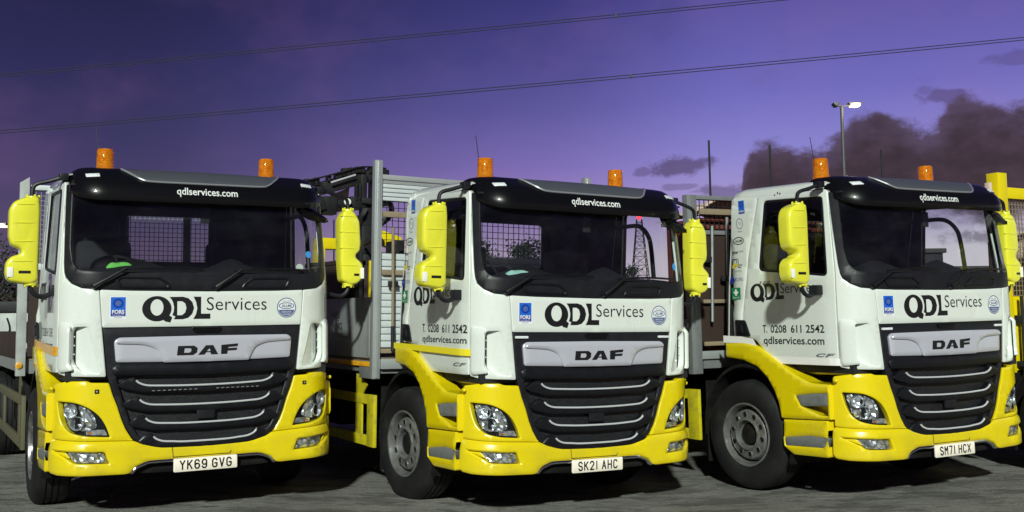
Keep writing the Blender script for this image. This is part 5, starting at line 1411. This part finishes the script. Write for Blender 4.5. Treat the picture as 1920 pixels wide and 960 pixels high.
bmesh.ops.recalc_face_normals(bm, faces=bm.faces)
bmesh.ops.solidify(bm, geom=bm.faces[:], thickness=.008)
thing(bm, 'glare_sheet', 'cream_sheet', 'added cream sheet standing in for a warm lamp-lit patch above the red load box', 'sheet', based(TM[2], (-.22, 2.75, 1.28)), sharp=70)
# sacks and a dark drum in the yellow cage
def sack(M, c, r, label, mat='slat_white', seed=1):
    bm = bmesh.new(); bmesh.ops.create_icosphere(bm, subdivisions=4, radius=1.)
    rnd = random.Random(seed); ph = [rnd.uniform(0, 6) for _ in range(6)]
    for v in bm.verts:
        p = v.co; k_ = 1 + .06 * math.sin(4 * p.x + ph[0] + 2 * p.z) + .05 * math.sin(6 * p.y + ph[1] + 3 * p.x) + .03 * math.sin(11 * p.z + ph[2])
        q = Vector([abs(a) ** .75 * (1 if a > 0 else -1) for a in p]); v.co = Vector((q.x * r[0] * k_, q.y * r[1] * k_, q.z * r[2] * k_ + r[2] * .9))
    return thing(bm, 'bulk_sack', mat, label, 'sack', based(M, c), sharp=70)
sack(TM[3], (.22, 2.72, 1.28), (.45, .30, .68), 'pale bulk sack seen through the mesh of the yellow cage at the right edge', 'cream_sheet', 2)
# dashboard things
def cloth(M, c, r, mat, name, label, cat):
    bm = bmesh.new(); n = 14; rows = []
    for j in range(8):
        row = []
        for i in range(n):
            u, v = i / (n - 1) * 2 - 1, j / 7 * 2 - 1; e_ = max(abs(u) ** 4, abs(v) ** 4)
            row.append(bm.verts.new((u * r[0], v * r[1], r[2] * (1 - e_) + .006 * math.sin(5 * u + 3 * v))))
        rows.append(row)
    for j in range(7):
        for i in range(n - 1): bm.faces.new((rows[j][i], rows[j][i + 1], rows[j + 1][i + 1], rows[j + 1][i]))
    bmesh.ops.recalc_face_normals(bm, faces=bm.faces); bmesh.ops.solidify(bm, geom=bm.faces[:], thickness=.006)
    return thing(bm, name, mat, label, cat, based(M, c), sharp=60)
cloth(TM[0], (-.675, .175, 2.022), (.11, .045, .052), 'green_cloth', 'folded_cloth', 'bright green folded cloth lying on the dashboard behind the windscreen', 'cloth')
cloth(TM[1], (-.695, .175, 2.022), (.115, .05, .040), 'mint_paper', 'folded_paper', 'pale mint folded paper lying on the dashboard of the middle truck', 'paper')

# ------------------------------------------------------------------ background
def street_lamp(p, h, heads, label, sway=0.):
    e = empty('street_lamp', p); tag(e, label, 'street lamp')
    bm = bmesh.new(); lathe(bm, [(0, .15), (1.2, .14), (1.25, .09), (h, .06), (h + .02, .001)], 'z', (0, 0, 0), 14); finish(bm, 'pole', 'lamp_post', e)
    for sx, sz in heads:
        bm = bmesh.new(); box(bm, (min(0, sx * .05), -.07, h - .06), (max(0, sx * .05), .07, h - .02)); bar(bm, (0, 0, h - .03), (sx * .35, -.05, h + .03), .05, .05)
        box(bm, (min(sx * .25, sx * .75), -.18, h + .02), (max(sx * .25, sx * .75), .18, h + .12), .03); hd = finish(bm, 'lamp_head', 'lamp_post', e)
        bm = bmesh.new(); box(bm, (min(sx * .32, sx * .68), -.24, h - .05), (max(sx * .32, sx * .68), .15, h + .07), .05); finish(bm, 'lamp_lens', 'lamp_glow' if sz else 'lamp_post', hd)
        if sz:
            ld = bpy.data.lights.new('street_lamp_light', 'POINT'); ld.energy = 45; ld.color = (1, .78, .52); ld.shadow_soft_size = .2
            lo = bpy.data.objects.new('lamp_light', ld); COL.objects.link(lo); lo.parent = hd; lo.location = (sx * .5, -.35, h - .1)
street_lamp((12.78, 40., 0), 9.75, [(1, 1), (-.45, 0)], 'tall grey street lamp with its glowing head against the purple sky')
street_lamp((-19.85, 40., 0), 5.45, [(.75, 1)], 'lit street lamp cut off by the left edge of the photo')

def cable(p0, p1, sag, sep_, r, at_, label):
    e = empty('power_cable', (0, 0, 0)); tag(e, label, 'power line', 'overhead power lines')
    P0, P1 = Vector(p0), Vector(p1)
    def q(t): return P0.lerp(P1, t) - Vector((0, 0, 4 * sag * t * (1 - t)))
    for s_ in (-1, 1):
        bm = bmesh.new(); tube(bm, [q(k_ / 60) + Vector((0, 0, s_ * sep_ / 2)) for k_ in range(61)], r, 6); finish(bm, 'conductor', 'cable_dark', e)
    for t in at_:
        bm = bmesh.new(); c = q(t); box(bm, (c.x - .07, c.y - .05, c.z - sep_ / 2 - .06), (c.x + .07, c.y + .05, c.z + sep_ / 2 + .06), .02); finish(bm, 'spacer', 'cable_dark', e)
# both run on well beyond the frame
def ext(a, b, k0, k1):
    a, b = Vector(a), Vector(b); d = b - a; return tuple(a - d * k0), tuple(b + d * k1)
a, b_ = ext((-37.1, 75, 20.09), (16.18, 75, 24.84), .6, .8); cable(a, b_, .35, .20, .034, [(7.77 - a[0]) / (b_[0] - a[0])], 'upper pair of dark power cables crossing the top of the sky')
a, b_ = ext((-36.96, 75, 15.89), (37.47, 75, 21.93), .3, .3); cable(a, b_, .35, .20, .034, [(8.76 - a[0]) / (b_[0] - a[0])], 'lower pair of dark power cables crossing the sky just above the trucks')

def pole(p, h, r, label, name='steel_pole'):
    e = empty(name, p); tag(e, label, 'pole', 'thin steel poles behind the trucks')
    bm = bmesh.new(); tube(bm, [(0, 0, 0), (0, 0, h * .5), (-.01, 0, h)], [r, r, r * .85], 10); finish(bm, 'shaft', 'dark_steel', e)
    bm = bmesh.new(); box(bm, (-r * 3, -r * 3, -.01), (r * 3, r * 3, .03), .005); finish(bm, 'base_plate', 'dark_steel', e)
for (x, h, l) in ((4.77, 5.89, 'thin dark pole rising behind the grey meshed headboard, left of the dark cloud'), (6.23, 5.76, 'thin dark pole rising behind the white cab roof in front of the dark cloud'),
                  (8.91, 5.62, 'faint thin pole behind the black sun visor of the truck with plate SM71 HCX'), (-4.25, 4.07, 'taller of two short thin poles behind the yellow crane frame'), (-4.56, 3.91, 'shorter of two short thin poles behind the yellow crane frame')):
    pole((x, 25, 0), h, .028 if h > 5 else .02, l)

# white lorry body at the far left edge
e = empty('lorry', (-8.6, 14.4, 0)); e.rotation_euler = (0, 0, .1); tag(e, 'white lorry body with a black ring emblem at the left edge of the photo', 'lorry')
bm = bmesh.new(); box(bm, (-3, 0, 1.02), (2.3, 2.4, 1.80), .02); finish(bm, 'body', 'post_grey', e)
bm = bmesh.new(); box(bm, (-3.02, -.04, 1.80), (2.32, 2.42, 1.95), .02); finish(bm, 'top_rail', 'dark_steel', e)
bm = bmesh.new(); rr = lathe(bm, [(-.006, .20), (-.006, .125)], 'y', (2.02, 0, 1.52), 28); finish(bm, 'emblem', 'decal_black', e)
bm = bmesh.new(); tube(bm, curve_pts([(1.62, -.01, 1.72), (1.66, -.012, 1.55), (1.55, -.012, 1.40)], 6), .012, 6); finish(bm, 'emblem', 'decal_black', e)
bm = bmesh.new(); box(bm, (-3, -.02, .82), (2.3, 2.4, 1.018), .01); finish(bm, 'bed_edge', 'timber', e)
bm = bmesh.new(); box(bm, (1.75, -.5, 1.02), (2.25, -.03, 1.16), .01); box(bm, (-3, -.06, .5), (2.2, 2.2, .80), .02); finish(bm, 'chassis', 'chassis_black', e)
for x in (-1.8, .9):
    w = empty('wheel', (x, -.05, .512), (0, 0, R(90))); w.parent = e
    for me, n_ in ((TY, 'tyre'), (RI, 'rim'), (HU, 'hub')): inst(me, n_, w)

# yard fence and trees, dark against the last light
def fence(x0, x1, y, h, label):
    e = empty('yard_fence', (x0, y, 0)); tag(e, label, 'fence')
    bm = bmesh.new(); k_ = 0; x = 0.
    while x < x1 - x0:
        box(bm, (x, 0, .05), (x + .145, .03, h + .03 * math.sin(k_ * 1.7)), 0); x += .15; k_ += 1
    finish(bm, 'boards', 'fence_board', e, smoothf=False)
    for z in (.5, h - .3):
        bm = bmesh.new(); box(bm, (0, .031, z), (x1 - x0, .08, z + .09)); finish(bm, 'rail', 'fence_board', e)
fence(-30, -.5, 27, 2.2, 'dark boarded yard fence on the left behind the trucks')
fence(-.4, 30, 27.2, 2.3, 'dark boarded yard fence on the right behind the trucks')
def tree(p, h, w, seed, label, dens=3200):
    rnd = random.Random(seed); e = empty('tree', p); tag(e, label, 'tree', 'dark trees behind the yard')
    bm = bmesh.new(); tube(bm, [(0, 0, 0), (.05 * w, .02, h * .3), (-.03 * w, 0, h * .6), (.02, 0, h * .9)], [.05 * h, .035 * h, .022 * h, .006 * h], 8)
    tips = []
    for k_ in range(12):
        z = h * rnd.uniform(.3, .8); a = rnd.uniform(0, 6.28); L = w * rnd.uniform(.45, 1.) * (1.1 - .5 * z / h)
        t = Vector((math.cos(a) * L, math.sin(a) * L, z + h * rnd.uniform(.08, .22))); tube(bm, [(0, 0, z), tuple(t * .55 + Vector((0, 0, z * .46))), tuple(t)], [.015 * h, .009 * h, .003 * h], 5); tips.append(t)
    tips += [Vector((0, 0, h * .95)), Vector((.2 * w, .1, h * .85))]
    finish(bm, 'trunk', 'bark', e)
    bm = bmesh.new()
    for k_ in range(dens):
        c = rnd.choice(tips); sp = w * .24; q = c + Vector((rnd.gauss(0, sp), rnd.gauss(0, sp), rnd.gauss(0, sp * .75)))
        if q.z < .2: continue
        s_ = h * rnd.uniform(.008, .022); ax = Vector((rnd.gauss(0, 1), rnd.gauss(0, 1), rnd.gauss(0, 1))).normalized(); bx = ax.orthogonal().normalized(); cx = ax.cross(bx)
        bm.faces.new([bm.verts.new(q + bx * s_), bm.verts.new(q + cx * s_ * .55), bm.verts.new(q - bx * s_), bm.verts.new(q - cx * s_ * .55)])
    finish(bm, 'crown', 'dark_leaf', e, smoothf=False, recalc=False)
tree((6.25, 60, 0), 4.5, .9, 11, 'dark tree left of the lattice mast, seen through the middle windscreen')
tree((7.5, 62, 0), 3.6, .8, 12, 'low dark tree at the foot of the lattice mast seen through glass')
tree((-1.6, 48, 0), 5.0, 1.2, 13, 'dark tree seen through the rear window of the truck with the crane')
tree((.9, 50, 0), 5.4, 1.1, 14, 'dark tree beside a paler gap in the rear window of the middle truck')
tree((-21.5, 46, 0), 5.0, 2.6, 16, 'dark tree at the left edge of the photo below the lit lamp', 5000)
tree((16.5, 52, 0), 5.2, 2.2, 17, 'dark tree seen through the windscreen of the truck with plate SM71 HCX', 3000)
def cabin(p, w, d, h, label):
    e = empty('site_cabin', p); tag(e, label, 'cabin')
    bm = bmesh.new(); box(bm, (0, 0, .15), (w, d, h), .02); finish(bm, 'wall', 'dark_steel', e)
    bm = bmesh.new(); box(bm, (-.06, -.06, h + .002), (w + .06, d + .06, h + .10), .02); finish(bm, 'roof', 'fence_board', e)
    bm = bmesh.new(); box(bm, (w * .55, -.03, 1.1), (w * .55 + .7, -.003, 2.0), .01); finish(bm, 'window', 'gloss_black', e)
    bm = bmesh.new(); box(bm, (w * .12, -.04, .2), (w * .12 + .8, -.004, 2.15), .01); finish(bm, 'door', 'panel_grey', e)
cabin((8.35, 22.4, 0), .85, 2.4, 2.95, 'narrow taller dark site cabin seen through the windscreen of the rightmost white truck')
cabin((9.35, 22.1, 0), 2.6, 2.4, 2.55, 'wide lower dark site cabin seen through the windscreen of the rightmost white truck')
# lattice mast with a red warning light
e = empty('lattice_mast', (18.25, 150, 0)); tag(e, 'distant lattice radio mast with a red warning light on top', 'radio mast')
H_ = 16.0
def wd(z): return 1.5 * (1 - z / H_) + .35
bm = bmesh.new()
cs_ = [(-1, -1), (1, -1), (1, 1), (-1, 1)]
for a, b2 in cs_: bar(bm, (a * wd(0), b2 * wd(0), 0), (a * wd(H_), b2 * wd(H_), H_), .09, .09)
z = 0.
while z < H_ - .5:
    z2 = z + wd(z) * 1.3
    z2 = min(z2, H_)
    for (a, b2), (c, d) in zip(cs_, cs_[1:] + cs_[:1]):
        bar(bm, (a * wd(z), b2 * wd(z), z), (c * wd(z2), d * wd(z2), z2), .05, .05); bar(bm, (c * wd(z), d * wd(z), z), (a * wd(z2), b2 * wd(z2), z2), .05, .05)
        bar(bm, (a * wd(z2), b2 * wd(z2), z2), (c * wd(z2), d * wd(z2), z2), .05, .05)
    z = z2
finish(bm, 'tower', 'chassis_black', e, smoothf=False)
bm = bmesh.new(); bmesh.ops.create_uvsphere(bm, u_segments=12, v_segments=8, radius=.38)
for v in bm.verts: v.co.z += H_ + .35
finish(bm, 'warning_light', 'lamp_red', e)
